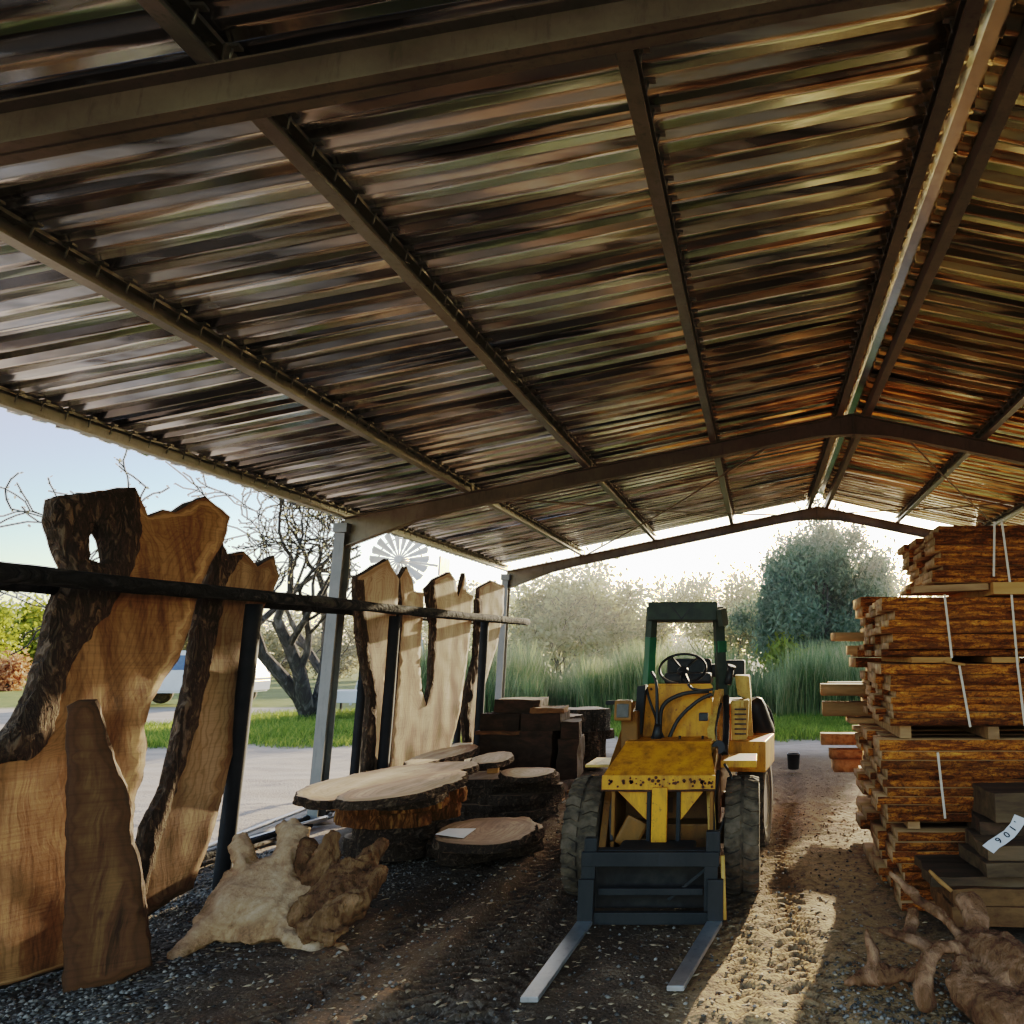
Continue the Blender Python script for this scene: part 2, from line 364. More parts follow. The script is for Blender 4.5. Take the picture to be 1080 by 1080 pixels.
# ------------------------------------------------------------------ world and sun
SUN_AZ, SUN_EL = 11.5, 14.2        # degrees right of straight ahead, above the horizon
w = bpy.data.worlds.new("World"); SC.world = w; w.use_nodes = True
nt = w.node_tree; bg = nt.nodes["Background"]; sk = nt.nodes.new("ShaderNodeTexSky"); sk.sky_type = "NISHITA"; sk.sun_disc = False
sk.sun_elevation = R(SUN_EL); sk.sun_rotation = R(SUN_AZ); sk.air_density = .9; sk.dust_density = 1.1; sk.ozone_density = .7
nt.links.new(sk.outputs[0], bg.inputs[0]); bg.inputs[1].default_value = .15
sl = bpy.data.lights.new("sun", "SUN"); so = bpy.data.objects.new("sun", sl); COL.objects.link(so)
sl.energy = 5.0; sl.angle = R(.6); sl.color = (1, .80, .54)
sdir = Vector((math.sin(R(SUN_AZ)) * math.cos(R(SUN_EL)), math.cos(R(SUN_AZ)) * math.cos(R(SUN_EL)), math.sin(R(SUN_EL))))
so.rotation_euler = sdir.to_track_quat("Z", "Y").to_euler(); so.location = (0, 0, 30)
SC.view_settings.view_transform = "Standard"; SC.view_settings.look = "None"; SC.view_settings.exposure = 0
SC.view_settings.use_curve_mapping = True            # film-like tone curve: open shadows, soft shoulder
cm_ = SC.view_settings.curve_mapping; cc_ = cm_.curves[3]; cm_.extend = "HORIZONTAL"
cc_.points[0].location = (0, 0); cc_.points[1].location = (1, .97)
for p_ in ((.004, .008), (.012, .044), (.05, .235), (.13, .43), (.28, .555), (.55, .635), (.75, .79)): cc_.points.new(*p_)
cm_.update()
SC.cycles.use_denoising = True; SC.cycles.max_bounces = 10; SC.cycles.diffuse_bounces = 6; SC.cycles.glossy_bounces = 5
SC.cycles.transparent_max_bounces = 8; SC.cycles.sample_clamp_indirect = 8

# ------------------------------------------------------------------ ground
def spaced(lo, hi, dens):
    """dens: list of (a, b, step) inside; geometric outside"""
    a0, b0 = dens[0][0], dens[-1][1]; out = []
    for a, b, st in dens: out += list(np.arange(a, b - 1e-6, st))
    out.append(b0); s = dens[-1][2]; x = b0
    while x < hi: s *= 1.25; x += s; out.append(x)
    s = dens[0][2]; x = a0; left = []
    while x > lo: s *= 1.25; x -= s; left.append(x)
    return np.array(left[::-1] + out)
def smooth01(x): x = np.clip(x, 0, 1); return x * x * (3 - 2 * x)
def vnoise(X, Y, s, seed):
    r = np.random.default_rng(seed).random((256, 256)); x = X * s + 500; y = Y * s + 500
    xi = np.floor(x).astype(int); yi = np.floor(y).astype(int); fx = smooth01(x - xi); fy = smooth01(y - yi)
    g = lambda a, b: r[a % 256, b % 256]
    return (g(xi, yi) * (1 - fx) + g(xi + 1, yi) * fx) * (1 - fy) + (g(xi, yi + 1) * (1 - fx) + g(xi + 1, yi + 1) * fx) * fy - .5
def ground_z(X, Y):
    X = np.asarray(X, float); Y = np.asarray(Y, float)
    near = smooth01((30 - np.hypot(X, Y)) / 20)
    h = .05 * vnoise(X, Y, .6, 1) + .03 * vnoise(X, Y, 2.1, 2) + near * (.022 * vnoise(X, Y, 7, 3) + .012 * vnoise(X, Y, 17, 4))
    for cx, amp in ((-1.74, 1), (-1.42, .6), (-2.35, .5), (.25, .45), (-.1, .3)):
        cxx = cx + .12 * np.sin(Y * .7 + cx) 
        t = np.exp(-((X - cxx) / .13) ** 2) * smooth01((Y - 2) / 1.5) * smooth01((14 - Y) / 4)
        h += amp * t * (-.052 + .025 * np.sign(np.sin((Y + np.abs(X - cxx) * 1.1) * 2 * math.pi / .105)) * (1 + .5 * vnoise(X, Y, 3, 9)))
        h += amp * .028 * (np.exp(-((X - cxx - .22) / .07) ** 2) + np.exp(-((X - cxx + .22) / .07) ** 2)) * smooth01((14 - Y) / 4)
    return h - .03
xs = spaced(-600, 600, [(-12, -4.6, .12), (-4.6, -2.7, .04), (-2.7, 1.7, .024), (1.7, 4, .08)])
ys = spaced(-120, 900, [(1, 3.3, .08), (3.3, 9.5, .025), (9.5, 17, .08), (17, 30, .4)])
GX, GY = np.meshgrid(xs, ys)
GZ = ground_z(GX, GY)
V = np.stack([GX.ravel(), GY.ravel(), GZ.ravel()], 1)
nx, ny = len(xs), len(ys)
i0 = (np.arange(ny - 1)[:, None] * nx + np.arange(nx - 1)[None]).ravel()
me = np_mesh("ground", V, np.stack([i0, i0 + 1, i0 + nx + 1, i0 + nx], 1))
jit = 1.6 * vnoise(GX, GY, .5, 5) + .8 * vnoise(GX, GY, 1.9, 6)
def grass_mask(X, Y, j):
    left = smooth01((Y - (15.0 + .15 * (X + 8)) + j * .5) / .8) * smooth01((-5.0 - X) / 1.5)          # lawn beyond the track, left
    gap = smooth01((-13.5 - X + j) / 1.2) * smooth01((Y - 17.5 + j * .6) / .8) * smooth01((25.5 - Y + j) / 1.0)        # bare yard by the car
    right = smooth01((Y - 15.8 + j * .5) / .9) * smooth01((X + 6) / 1.5)
    far = smooth01((Y - 24 + j) / 1.0)
    return np.clip(np.maximum(np.maximum(left * (1 - gap), right), far * (1 - gap)), 0, 1)
g = grass_mask(GX, GY, jit)
inside = smooth01((GX + 4.5 + .3 * jit) / .8) * smooth01((14.5 - GY + .4 * jit) / 1.5)
grav = smooth01((.45 + vnoise(GX, GY, .8, 7) * 1.6 - (GX + 2.9) * .55) / .5) * smooth01((GX + 5.2) / .6) * smooth01((7.5 - GY) / 1.5)
grav = np.maximum(grav, smooth01((GX - .55 + vnoise(GX, GY, 1.2, 12)) / .5) * smooth01((4.6 - GY) / .8))
sun_strip = smooth01((GX + .5 + .2 * jit) / .5) * smooth01((1.4 - GX) / .5) * smooth01((11 - GY) / 3) * np.clip(.6 + .5 * jit, .1, 1)  # mask of the sunlit strip that is painted into the ground colour
ca = me.color_attributes.new("zone", "FLOAT_COLOR", "POINT")
ca.data.foreach_set("color", np.stack([g.ravel(), inside.ravel(), grav.ravel(), sun_strip.ravel()], 1).astype(np.float32).ravel())
k = N("earth and grass")
z = k.n("ShaderNodeSeparateColor"); k.l(k.attr("zone", "Color"), z.inputs[0])
co = k.coord(kind="World"); n1 = k.noise(co, .9, 8, .7); n2 = k.noise(co, 14, 8, .75); n3 = k.noise(co, 60, 4, .7); vv = k.voro(co, 48); vv2 = k.voro(co, 21)
dirt = k.mix(k.g(n1, .35, .65), (.085, .056, .036), (.18, .122, .078))
dirt = k.mix(k.math("MULTIPLY", k.g(n2, .5, .7), .7), dirt, (.075, .056, .043))
dirt = k.mix(k.math("MULTIPLY", k.g(n3, .58, .68), .6), dirt, (.42, .33, .24))
dirt = k.mix(k.math("MULTIPLY", k.attr("zone", "Alpha"), k.g(n2, .38, .55)), dirt, (.46, .30, .15))  # paler golden dirt here imitates sunlight in the colour
road = k.mix(k.g(k.noise(k.coord((.25, 1.6, 1), "World"), 1.6, 7, .7), .35, .65), (.36, .285, .23), (.52, .42, .34))
road = k.mix(k.math("MULTIPLY", k.g(n2, .55, .72), .4), road, (.2, .15, .12))
gr = k.mix(k.g(n1, .35, .65), (.075, .11, .025), (.19, .19, .055))
gr = k.mix(k.math("MULTIPLY", k.g(n2, .5, .7), .6), gr, (.03, .045, .012))
stone = k.ramp(k.voro(co, 48, out="Color"), [(.2, (.045, .037, .029)), (.6, (.115, .098, .078)), (.9, (.24, .21, .175))])
c = k.mix(z.outputs[1], road, dirt); c = k.mix(z.outputs[2], c, stone); c = k.mix(z.outputs[0], c, gr)
h = k.math("ADD", k.math("ADD", n2, k.math("MULTIPLY", n3, .5)), k.math("MULTIPLY", k.math("SUBTRACT", 1.0, vv), .8))
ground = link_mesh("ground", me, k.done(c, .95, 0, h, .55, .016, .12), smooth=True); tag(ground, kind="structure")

def gz(x, y): return float(ground_z(x, y))

# ------------------------------------------------------------------ shed
X0, XR, SL = -4.51, 1.02, .2116
ZE = HC + 1.45
YF = (2.4, 8.3, 13.75)
Y_START, Y_END = .4, 13.45
def zp(x): return ZE + SL * (x - X0) if x <= XR else ZE + SL * (XR - X0) - SL * (x - XR)      # underside of purlins
shed = thing("open_shed", "open-sided steel shed with a shiny corrugated gable roof over the timber yard", "shed", (X0, YF[1], 0))
PUR_H = .105
pitch, rib, dep = .172, .075, .036
prof = []
for i in range(4):
    y = i * pitch
    prof += [(y, 0), (y + .012, 0), (y + pitch - rib - .002, 0), (y + pitch - rib + .002, dep), (y + pitch - .004, dep)]
prof.append((4 * pitch + .02, 0))
cover = 4 * pitch
def sheet(side, y0, idx):
    xa, xb = (X0 - .24, XR - .06) if side < 0 else (XR + .06, 7.1)
    nxs = 40; rr = random.Random(idx * 7 + side); tl = [rr.gauss(-.003, .012) for _ in range(5)]
    V, Q = [], []
    for i in range(nxs + 1):
        x = xa + (xb - xa) * i / nxs
        for (py, pz) in prof:
            y = y0 + py
            kk = int((py + .001) / pitch); fr_ = (py - kk * pitch) / pitch
            dz = .007 * noise.noise(Vector((x * .9, y * 1.3, 3 + idx * .4))) + (tl[kk % 5] + .0035 * noise.noise(Vector((x * .7, kk * 9.1 + idx * 31, side)))) * (fr_ - .3 if pz < .01 else 0)
            V.append((x, y, zp(x) + PUR_H + pz + dz + .002))
    m = len(prof)
    for i in range(nxs):
        for j in range(m - 1):
            a = i * m + j; Q.append((a, a + 1, a + m + 1, a + m))
    return np_mesh("roof_sheet", V, Q)
idx = 0; y = Y_START
while y < Y_END - .1:
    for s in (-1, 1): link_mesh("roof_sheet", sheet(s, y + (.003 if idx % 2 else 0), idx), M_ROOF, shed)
    y += cover; idx += 1
Y_END = y
# purlins: lipped channels running the length of the shed
def channel(x, side, w=.055, h=PUR_H, t=.004, lip=.018):
    b = MB(); z0 = zp(x)
    y0, y1 = Y_START - .1, YF[2] + .12
    s = side
    prof = [(0, 0), (w, 0), (w, lip), (w - t, lip), (w - t, t), (t, t), (t, h - t), (w - t, h - t), (w - t, h - lip), (w, h - lip), (w, h), (0, h)]
    poly = [Vector((x + s * (p - w / 2), y0, z0 + q + s * (p - w / 2) * 0)) for p, q in prof]
    b.prism(poly, (0, y1 - y0, 0)); return b
for off, s in ((-5.53, 1), (-4.215, 1), (-2.93, 1), (-1.55, 1), (-.155, -1), (.155, 1), (1.42, -1), (2.75, -1), (4.1, -1), (5.5, -1)):
    x = XR + off; p = channel(x, s, .07 if abs(off) < 5 else .06).build("purlin", M_PURLIN if abs(off) > .2 else M_FRAME, shed)
    b = MB(); yy = Y_START + .1
    while yy < 13.4:       # hook bolts along the purlin
        b.tube([(x + s * .045, yy, zp(x) + .03), (x + s * .05, yy, zp(x) + .07), (x + s * .055, yy + .006, zp(x) + .115)], .005, 5, 1)
        b.box((x + s * .06, yy, zp(x) + PUR_H - .008), (.045, .03, .012), None, 0); yy += .172
    o = b.build("roof_clips", M_PURLIN, p); o["kind"] = "stuff"
# rafters: haunched beams below the purlins
for yf in YF:
    for s in (-1, 1):
        xe = X0 if s < 0 else 2 * XR - X0
        d = .17
        b = MB(); n = 14
        for wv, (ya, yb) in ((0, (-.005, .005)),):
            pass
        xi = XR; tops, bots = [], []
        for i in range(n + 1):
            x = xe + (xi - xe) * i / n
            dist = abs(x - xe); hn = .16 * max(0, 1 - dist / .9) + .07 * max(0, 1 - abs(x - xi) / .45)
            tops.append((x, zp(x) - .002)); bots.append((x, zp(x) - d - hn))
        poly = [Vector((x, yf - .006, z)) for x, z in tops] + [Vector((x, yf - .006, z)) for x, z in reversed(bots)]
        b.prism(poly, (0, .012, 0))
        for line, dz in ((tops, -.010), (bots, 0)):
            q = [Vector((x, yf - .05, z + dz)) for x, z in line] + [Vector((x, yf - .05, z + dz + .010)) for x, z in reversed(line)]
            b.prism(q, (0, .10, 0))
        b.build("rafter", M_FRAME, shed)
    b = MB(); b.box((XR, yf, zp(XR) - .13), (.014, .11, .26), None, .002); b.build("apex_plate", M_FRAME, shed)
    for s in (-1, 1):
        xe = X0 if s < 0 else 2 * XR - X0
        b = MB(); hgt = zp(X0) - .17
        b.box((xe, yf, hgt / 2), (.012, .16, hgt), None, .002)
        for q in (-1, 1): b.box((xe, yf + q * .075, hgt / 2 - .001), (.11, .012, hgt), None, .003)
        b.box((xe, yf, hgt + .055), (.15, .18, .10), None, .004)
        po = b.build("post", M_POSTG, shed)
        b = MB(); b.box((xe, yf, .012), (.26, .26, .02), None, .003)
        for q in (-1, 1):
            for p in (-1, 1): b.box((xe + q * .09, yf + p * .1, .035), (.03, .03, .03), None, .004)
        b.build("base_plate", M_POSTG, po)
# ridge flashing
b = MB()
for s in (-1, 1):
    xa = XR; xb = XR + s * .20; hs_ = .022 if s > 0 else 0
    b.prism([Vector((xa, Y_START, zp(XR) + PUR_H + .075)), Vector((xb, Y_START, zp(xb) + PUR_H + .046 + hs_)), Vector((xb, Y_START, zp(xb) + PUR_H + .049 + hs_)), Vector((xa, Y_START, zp(XR) + PUR_H + .079))], (0, Y_END - Y_START, 0))
b.build("ridge_cap", M_RIDGE, shed)
# cross bracing rods in the far bay
for p, q in (((XR - .7, YF[1] + .1), (X0 + 1.4, YF[2] - .1)), ((X0 + 1.4, YF[1] + .1), (XR - .7, YF[2] - .1)),
             ((XR + .5, YF[1] + .1), (XR + 3.6, YF[2] - .1)), ((XR + 3.6, YF[1] + .1), (XR + .5, YF[2] - .1))):
    a = Vector((p[0], p[1], zp(p[0]) - .03)); c_ = Vector((q[0], q[1], zp(q[0]) - .03))
    b = MB(); b.tube([a, a.lerp(c_, .5) - Vector((0, 0, .05)), c_], .012, 6, 4); b.build("brace_rod", M_FRAME, shed)
# bearers lying across far gable top (purlin cleats)
for yf in YF:
    for off in (-4.215, -2.93, -1.55, 1.42, 2.75, 4.1):
        b = MB(); b.box((XR + off + .045, yf, zp(XR + off) + .045), (.008, .07, .09), None, .001); b.build("purlin_cleat", M_FRAME, shed)

# ------------------------------------------------------------------ flat slabs cut from an outline
def resample(poly, step, jitter=.0, seed=0):
    out = []; n = len(poly)
    for i in range(n):
        a, b_ = Vector(poly[i]), Vector(poly[(i + 1) % n]); L = (b_ - a).length; m = max(1, int(L / step))
        for j in range(m):
            p = a.lerp(b_, j / m)
            if jitter:
                p = p + Vector((noise.noise(Vector((p.x * 9, p.y * 9, seed))) + .6 * noise.noise(Vector((p.x * 25, p.y * 25, seed))),
                                noise.noise(Vector((p.x * 9, p.y * 9, seed + 7))) + .6 * noise.noise(Vector((p.x * 25, p.y * 25, seed + 7))))) * jitter
            out.append(p)
    return out
def inpoly(p, poly):
    c = False; n = len(poly); j = n - 1
    for i in range(n):
        a, b_ = poly[i], poly[j]
        if (a.y > p.y) != (b_.y > p.y) and p.x < (b_.x - a.x) * (p.y - a.y) / (b_.y - a.y) + a.x: c = not c
        j = i
    return c
def plate_mesh(name, polys, thick, step=.03, jit=.008, seed=0, flare=.0, rough=.006, dome=None, wallj=.012, an=1.0):
    loops = [resample(p, step, jit, seed + i) for i, p in enumerate(polys)]
    vs, es = [], []
    for lp in loops:
        s = len(vs); vs += lp; es += [(s + i, s + (i + 1) % len(lp)) for i in range(len(lp))]
    nb = len(vs); arr = np.array([(v.x, v.y) for v in vs])
    lo, hi = arr.min(0), arr.max(0); st = step * 1.5
    inside = lambda p: sum(inpoly(p, lp) for lp in loops) % 2 == 1
    yy = lo[1] + st / 2; r = random.Random(seed); row = 0
    while yy < hi[1]:
        xx = lo[0] + (st / 2 if row % 2 else 0)
        while xx < hi[0]:
            p = Vector((xx + r.uniform(-.2, .2) * st, yy + r.uniform(-.2, .2) * st))
            if inside(p) and np.min(np.hypot(arr[:nb, 0] - p.x, arr[:nb, 1] - p.y)) > st * .55: vs.append(p)
            xx += st
        yy += st * .87; row += 1
    V2, E2, F2, *_ = delaunay_2d_cdt(vs, es, [], 0, 1e-6)
    F2 = [f for f in F2 if inside(sum((V2[i] for i in f), Vector((0, 0))) / len(f))]
    used = sorted(set(i for f in F2 for i in f)); mp = {o: i for i, o in enumerate(used)}; V2 = [V2[i] for i in used]; F2 = [tuple(mp[i] for i in f) for f in F2]
    bm = bmesh.new(); dl = bm.verts.layers.float.new("d")
    def dist(p): return float(np.min(np.hypot(arr[:nb, 0] - p.x, (arr[:nb, 1] - p.y) * an)))
    front = []
    for p in V2:
        d = dist(p); z_ = rough * noise.noise(Vector((p.x * 5, p.y * 5, seed))) + (dome(p, d) if dome else 0)
        v = bm.verts.new((p.x, p.y, z_)); v[dl] = d; front.append(v)
    ed = {}
    for f in F2:
        area = (V2[f[1]] - V2[f[0]]).cross(V2[f[2]] - V2[f[0]])
        if area < 0: f = f[::-1]
        bf = bm.faces.new([front[i] for i in f]); bf.material_index = 0; bf.smooth = True
        for a, b_ in zip(f, f[1:] + f[:1]): ed[(a, b_)] = 1
    bnd = [(a, b_) for (a, b_) in ed if (b_, a) not in ed]
    nrm = {}
    for a, b_ in bnd:
        d = V2[b_] - V2[a]; o = Vector((d.y, -d.x)).normalized()
        for q in (a, b_): nrm[q] = nrm.get(q, Vector((0, 0))) + o
    rings = {}
    for i, o in nrm.items():
        o = o.normalized() if o.length > 1e-6 else o; p = V2[i]; rg = [front[i]]
        for t in (.06, .35, .7, 1.0):
            q = p + o * (flare * t + (wallj * (noise.noise(Vector((p.x * 14, p.y * 14, t * 3 + seed))) + .4) if t < 1 else 0))
            v = bm.verts.new((q.x, q.y, front[i].co.z - thick * t)); v[dl] = 0; rg.append(v)
        rings[i] = rg
    for a, b_ in bnd:
        for t in range(4):
            bf = bm.faces.new((rings[a][t], rings[a][t + 1], rings[b_][t + 1], rings[b_][t])); bf.material_index = 1; bf.smooth = False
    back = {}
    for i, p in enumerate(V2):
        if i in rings: back[i] = rings[i][-1]
        else:
            v = bm.verts.new((p.x, p.y, front[i].co.z - thick)); v[dl] = front[i][dl]; back[i] = v
    for f in F2:
        try: bf = bm.faces.new([back[i] for i in f]); bf.material_index = 0
        except ValueError: pass
    bmesh.ops.recalc_face_normals(bm, faces=bm.faces[:])
    me = bpy.data.meshes.new(name); bm.to_mesh(me); bm.free(); return me

class Frame:
    """standing plane: base point, horizontal direction at yaw degrees from +X, leaning back by lean degrees"""
    def __init__(s, B, yaw, lean, roll=0):
        h = Vector((math.cos(R(yaw)), math.sin(R(yaw)), 0)); nb = Vector((-h.y, h.x, 0))     # away from the viewer
        upv = (Vector((0, 0, 1)) * math.cos(R(lean)) + nb * math.sin(R(lean)))
        s.O, s.ex, s.ey = Vector(B), h, upv; s.n = h.cross(upv)
        if s.n.dot(Vector((0, -1, 0))) < 0 and False: s.n = -s.n
        s.M = fr(s.O, s.ex, s.ey, s.n)
    def px(s, pts, off=0.0):
        out = []
        for u, v in pts:
            p = onplane(u, v, s.O + s.n * off, s.n) - s.O; out.append(Vector((p.dot(s.ex), p.dot(s.ey))))
        return out
def slab(name, label, cat, F_, outline, mats, thick=.07, holes=(), bark=None, group=None, step=.03, seed=1, barkmat=None, flare=.01):
    polys = [F_.px(outline)] + [F_.px(h_) for h_ in holes]
    me = plate_mesh(name, polys, thick, step, .006, seed, flare, an=6)
    o = link_mesh(name, me, mats, None, F_.M); tag(o, label, cat, group)
    if bark:
        for i, bk in enumerate(bark):
            off = .012
            def dome(p, d): return -.002 + .035 * min(1, d / .04) * (.5 + .35 * noise.noise(Vector((p.x * 7, p.y * 2.2, seed))) + .5 * noise.noise(Vector((p.x * 34, p.y * 7, 4))))
            bm_ = plate_mesh("bark", [F_.px(bk[0], off)] + [F_.px(h_, off) for h_ in bk[1:]], thick * .9, .02, .012, seed + 20 + i, .012, .0, dome, .02)
            link_mesh("bark", bm_, [barkmat or M_BARK, barkmat or M_BARK], o, F_.M @ Matrix.Translation((0, 0, off)))
    return o

RX = -3.85      # the front rail of the slab rack
B1 = gnd(80, 1018); F1 = Frame(B1, 76, 14.5)
hole1 = [(101, 546), (93, 566), (94, 590), (106, 596), (119, 590), (114, 566)]
s1 = [(57, 545), (61, 524), (100, 519), (143, 514), (149, 527), (156, 545), (172, 538), (185, 541), (201, 530), (218, 524), (243, 545), (236, 570), (222, 595), (213, 614), (206, 638),
      (200, 662), (189, 692), (174, 716), (160, 741), (152, 766), (155, 788), (152, 812), (143, 840), (140, 870), (143, 940), (148, 1003), (68, 1020), (0, 1040), (-70, 1066), (-75, 900), (-70, 800), (-30, 792),
      (0, 788), (25, 755), (38, 730), (46, 704), (53, 680), (60, 645), (70, 614), (75, 597), (66, 575)]
bk1 = [(57, 546), (61, 525), (100, 520), (142, 516), (148, 535), (150, 560), (143, 590), (134, 615), (118, 640), (98, 665), (80, 692), (68, 720), (60, 752), (50, 784), (30, 800), (-5, 806), (-70, 812), (-70, 799), (-30, 792),
       (0, 788), (25, 755), (38, 730), (46, 704), (53, 680), (60, 645), (70, 614), (75, 597), (66, 575)]
slab("timber_slab", "tallest live-edge slab with thick dark bark and a forked top", "slab", F1, s1, [M_SLAB1, M_BARK], .09, [hole1], [(bk1, hole1)], "slabs standing in the rack", .03, 3)
bB = gnd(112, 1036); F1b = Frame(bB, 33, 9)
slab("short_board", "short dark dirty board leaning on the tallest slab", "board", F1b,
     [(72, 746), (82, 741), (100, 739), (108, 765), (118, 800), (131, 830), (136, 860), (138, 890), (146, 915), (152, 960), (157, 1018), (118, 1036), (70, 1051), (69, 980), (72, 900), (72, 834)],
     [M_BOARDD, M_BOARDD], .045, seed=5)
B2 = gnd(180, 958); F2_ = Frame(B2, 80, 6.8)
slab("timber_slab", "narrow leaning slab with a bark strip, beside the tallest slab", "slab", F2_,
     [(233, 569), (241, 586), (258, 582), (272, 598), (289, 587), (294, 607), (289, 621), (279, 640), (272, 667), (265, 710), (255, 758), (241, 813), (226, 873), (211, 915), (204, 936), (156, 965), (148, 953), (148, 908), (157, 873),
      (178, 828), (189, 780), (202, 721), (209, 665), (218, 628), (225, 595)], [M_SLAB2, M_BARK], .07, (),
     [([(233, 570), (241, 587), (256, 586), (240, 610), (234, 640), (229, 668), (222, 702), (213, 742), (203, 782), (186, 832), (171, 880), (160, 920), (152, 955), (148, 950), (148, 908), (157, 873), (178, 828), (189, 780), (202, 721), (209, 665), (218, 628), (225, 595)],)],
     "slabs standing in the rack", .028, 6)
def ground_tail(F_, u0, u1):   # bottom corners of a slab whose foot is out of sight
    return None
def rack_slab(label, By, yaw, lean, outline, mats, bark, seed, bx=-4.04, holes=()):
    Fr = Frame((bx, By, 0), yaw, lean)
    P = Fr.px(outline); lowest = sorted(range(len(P)), key=lambda i: P[i].y)[:2]
    i0, i1 = sorted(lowest)
    # continue the two lowest corners straight down to the ground
    a, b_ = P[i0], P[i1]
    P2 = list(P)
    for i in (i0, i1): P2[i] = Vector((P[i].x, 0.0))
    if i1 - i0 == 1: P2 = P2[:i0] + [a, P2[i0], P2[i1], b_] + P2[i1 + 1:]
    me = plate_mesh("timber_slab", [P2] + [Fr.px(h_) for h_ in holes], .06, .035, .006, seed, .008, an=6)
    o = link_mesh("timber_slab", me, mats, None, Fr.M); tag(o, label, "slab", "slabs standing in the rack")
    if bark:
        def dome(p, d): return .03 * min(1, d / .04) * (.5 + noise.noise(Vector((p.x * 18, p.y * 6, seed))))
        bm_ = plate_mesh("bark", [Fr.px(bark, .01)], .05, .025, .01, seed + 3, .008, 0, dome)
        link_mesh("bark", bm_, [M_BARK, M_BARK], o, Fr.M @ Matrix.Translation((0, 0, .01)))
    return o
rack_slab("pale broad slab with pointed top, just past the grey shed post", 7.75, 82, 3.5,
     [(377, 609), (409, 590), (421, 611), (420, 632), (414, 673), (407, 720), (404, 776), (402, 811), (386, 812), (388, 776), (391, 734), (386, 707), (379, 665), (377, 632)], [M_SLAB3, M_BARK],
     [(376, 612), (384, 612), (386, 650), (391, 690), (398, 730), (397, 780), (395, 812), (386, 812), (388, 776), (391, 734), (386, 707), (379, 665), (376, 632)], 11)
rack_slab("wishbone pale slab with a long gap down its middle", 9.1, 82, 3.5,
     [(422, 610), (429, 598), (435, 611), (437, 624), (447, 626), (446, 651), (443, 696), (445, 729), (450, 744), (455, 722), (457, 660), (451, 622), (460, 611), (475, 604), (481, 614), (483, 630), (487, 618), (490, 605), (493, 626), (499, 629), (497, 657), (492, 701), (485, 751), (475, 790), (411, 808), (414, 776), (420, 707), (425, 648)],
     [M_SLAB3, M_BARK], [(450, 621), (459, 613), (461, 640), (460, 690), (457, 725), (450, 744), (455, 722), (457, 660)], 14)
rack_slab("slim pale slab with notched top, last in the rack", 10.95, 82, 3.5,
     [(506, 620), (519, 613), (532, 618), (531, 645), (525, 679), (512, 720), (508, 751), (502, 782), (492, 782), (490, 757), (493, 729), (502, 693), (504, 651)], [M_SLAB3, M_BARK],
     [(503, 632), (509, 632), (509, 660), (507, 695), (499, 730), (497, 757), (498, 782), (491, 782), (489, 757), (492, 729), (501, 693), (503, 651)], 17)

rack = thing("slab_rack", "dark pole rack holding the standing slabs along the open side", "rack", (RX, 6.05, 0))
def on_rail(u, v):
    F_ = F_PX * -RX / (PPX - u); return at(u, v, F_)
rp = [on_rail(-60, 597), on_rail(0, 603), on_rail(150, 618), on_rail(290, 630), on_rail(390, 640), on_rail(470, 648), on_rail(556, 656)]
b = MB(); b.tube(rp, [.053, .053, .05, .046, .05, .055, .056], 12, 8, .12, 3); b.build("rail", M_POLE, rack)
b = MB(); b.tube([p + Vector((-.42, .0, -.02)) for p in rp], .045, 10, 6, .12, 8); b.build("rail", M_POLE, rack)
for (u, v) in ((278, 640), (424, 652), (517, 655), (60, 612)):
    p = on_rail(u, v)
    if u == 60: p = Vector((RX, 2.2, 2.05))
    b = MB(); b.tube([(p.x - .075, p.y, -.1), (p.x - .075, p.y + .01, 1.0), (p.x - .075, p.y, p.z + .02)], .058, 10, 4, .06, u); b.build("post", M_RAILB, rack)
    b = MB(); b.tube([(p.x - .36, p.y, -.1), (p.x - .36, p.y, p.z)], .05, 8, 4, .06, u + 1); b.build("post", M_RAILB, rack)

# ------------------------------------------------------------------ root plates
def root_thing(name, label, mats, tubes, face=None, seed=0, loc=None, vox=.013, amp=1.0):
    b = MB()
    for i, (pts, rad) in enumerate(tubes): b.tube(pts, rad, 14, 8, .22, seed + i * 3, squash=.8)
    bmesh.ops.recalc_face_normals(b.bm, faces=b.bm.faces[:])
    me = bpy.data.meshes.new("tmp"); b.bm.to_mesh(me); b.bm.free()
    return fuse(name, label, me, mats, Vector(loc), vox, amp, seed)
def fuse(name, label, me, mats, loc, vox, amp, seed, plane=None):
    o = bpy.data.objects.new("tmp", me); COL.objects.link(o)
    md = o.modifiers.new("r", "REMESH"); md.mode = "VOXEL"; md.voxel_size = vox
    sm = o.modifiers.new("s", "SMOOTH"); sm.iterations = 1; sm.factor = .5
    me2 = bpy.data.meshes.new_from_object(o.evaluated_get(bpy.context.evaluated_depsgraph_get())); bpy.data.objects.remove(o)
    me2.materials.clear()
    bm = bmesh.new(); bm.from_mesh(me2); bm.normal_update(); fl = bm.verts.layers.float.new('face'); rl = bm.verts.layers.float.new('rad')
    for v in bm.verts:
        fa = 0.0
        if plane:
            dd = (v.co - plane[0]).dot(plane[1]); fa = max(0.0, min(1.0, (dd + .045) / .03)) * max(0.0, min(1.0, (v.normal.dot(plane[1]) - .45) / .3)); v[rl] = (v.co - plane[2]).length
        v[fl] = fa
        p = v.co; q = Vector((p.x * 1.2 + p.z * .6, p.y * 1.2, p.z * .8 + p.x * .3))
        n_ = .020 * noise.noise(p * 6 + Vector((seed, 0, 0))) + .016 * (abs(noise.noise(q * 16)) - .25) + .007 * (abs(noise.noise(q * 42)) - .25)
        v.co = p + v.normal * n_ * amp * (1 - .7 * fa) - loc
    bm.to_mesh(me2); bm.free()
    return tag(link_mesh(name, me2, mats, None, Matrix.Translation(loc), smooth=True), label, "root")
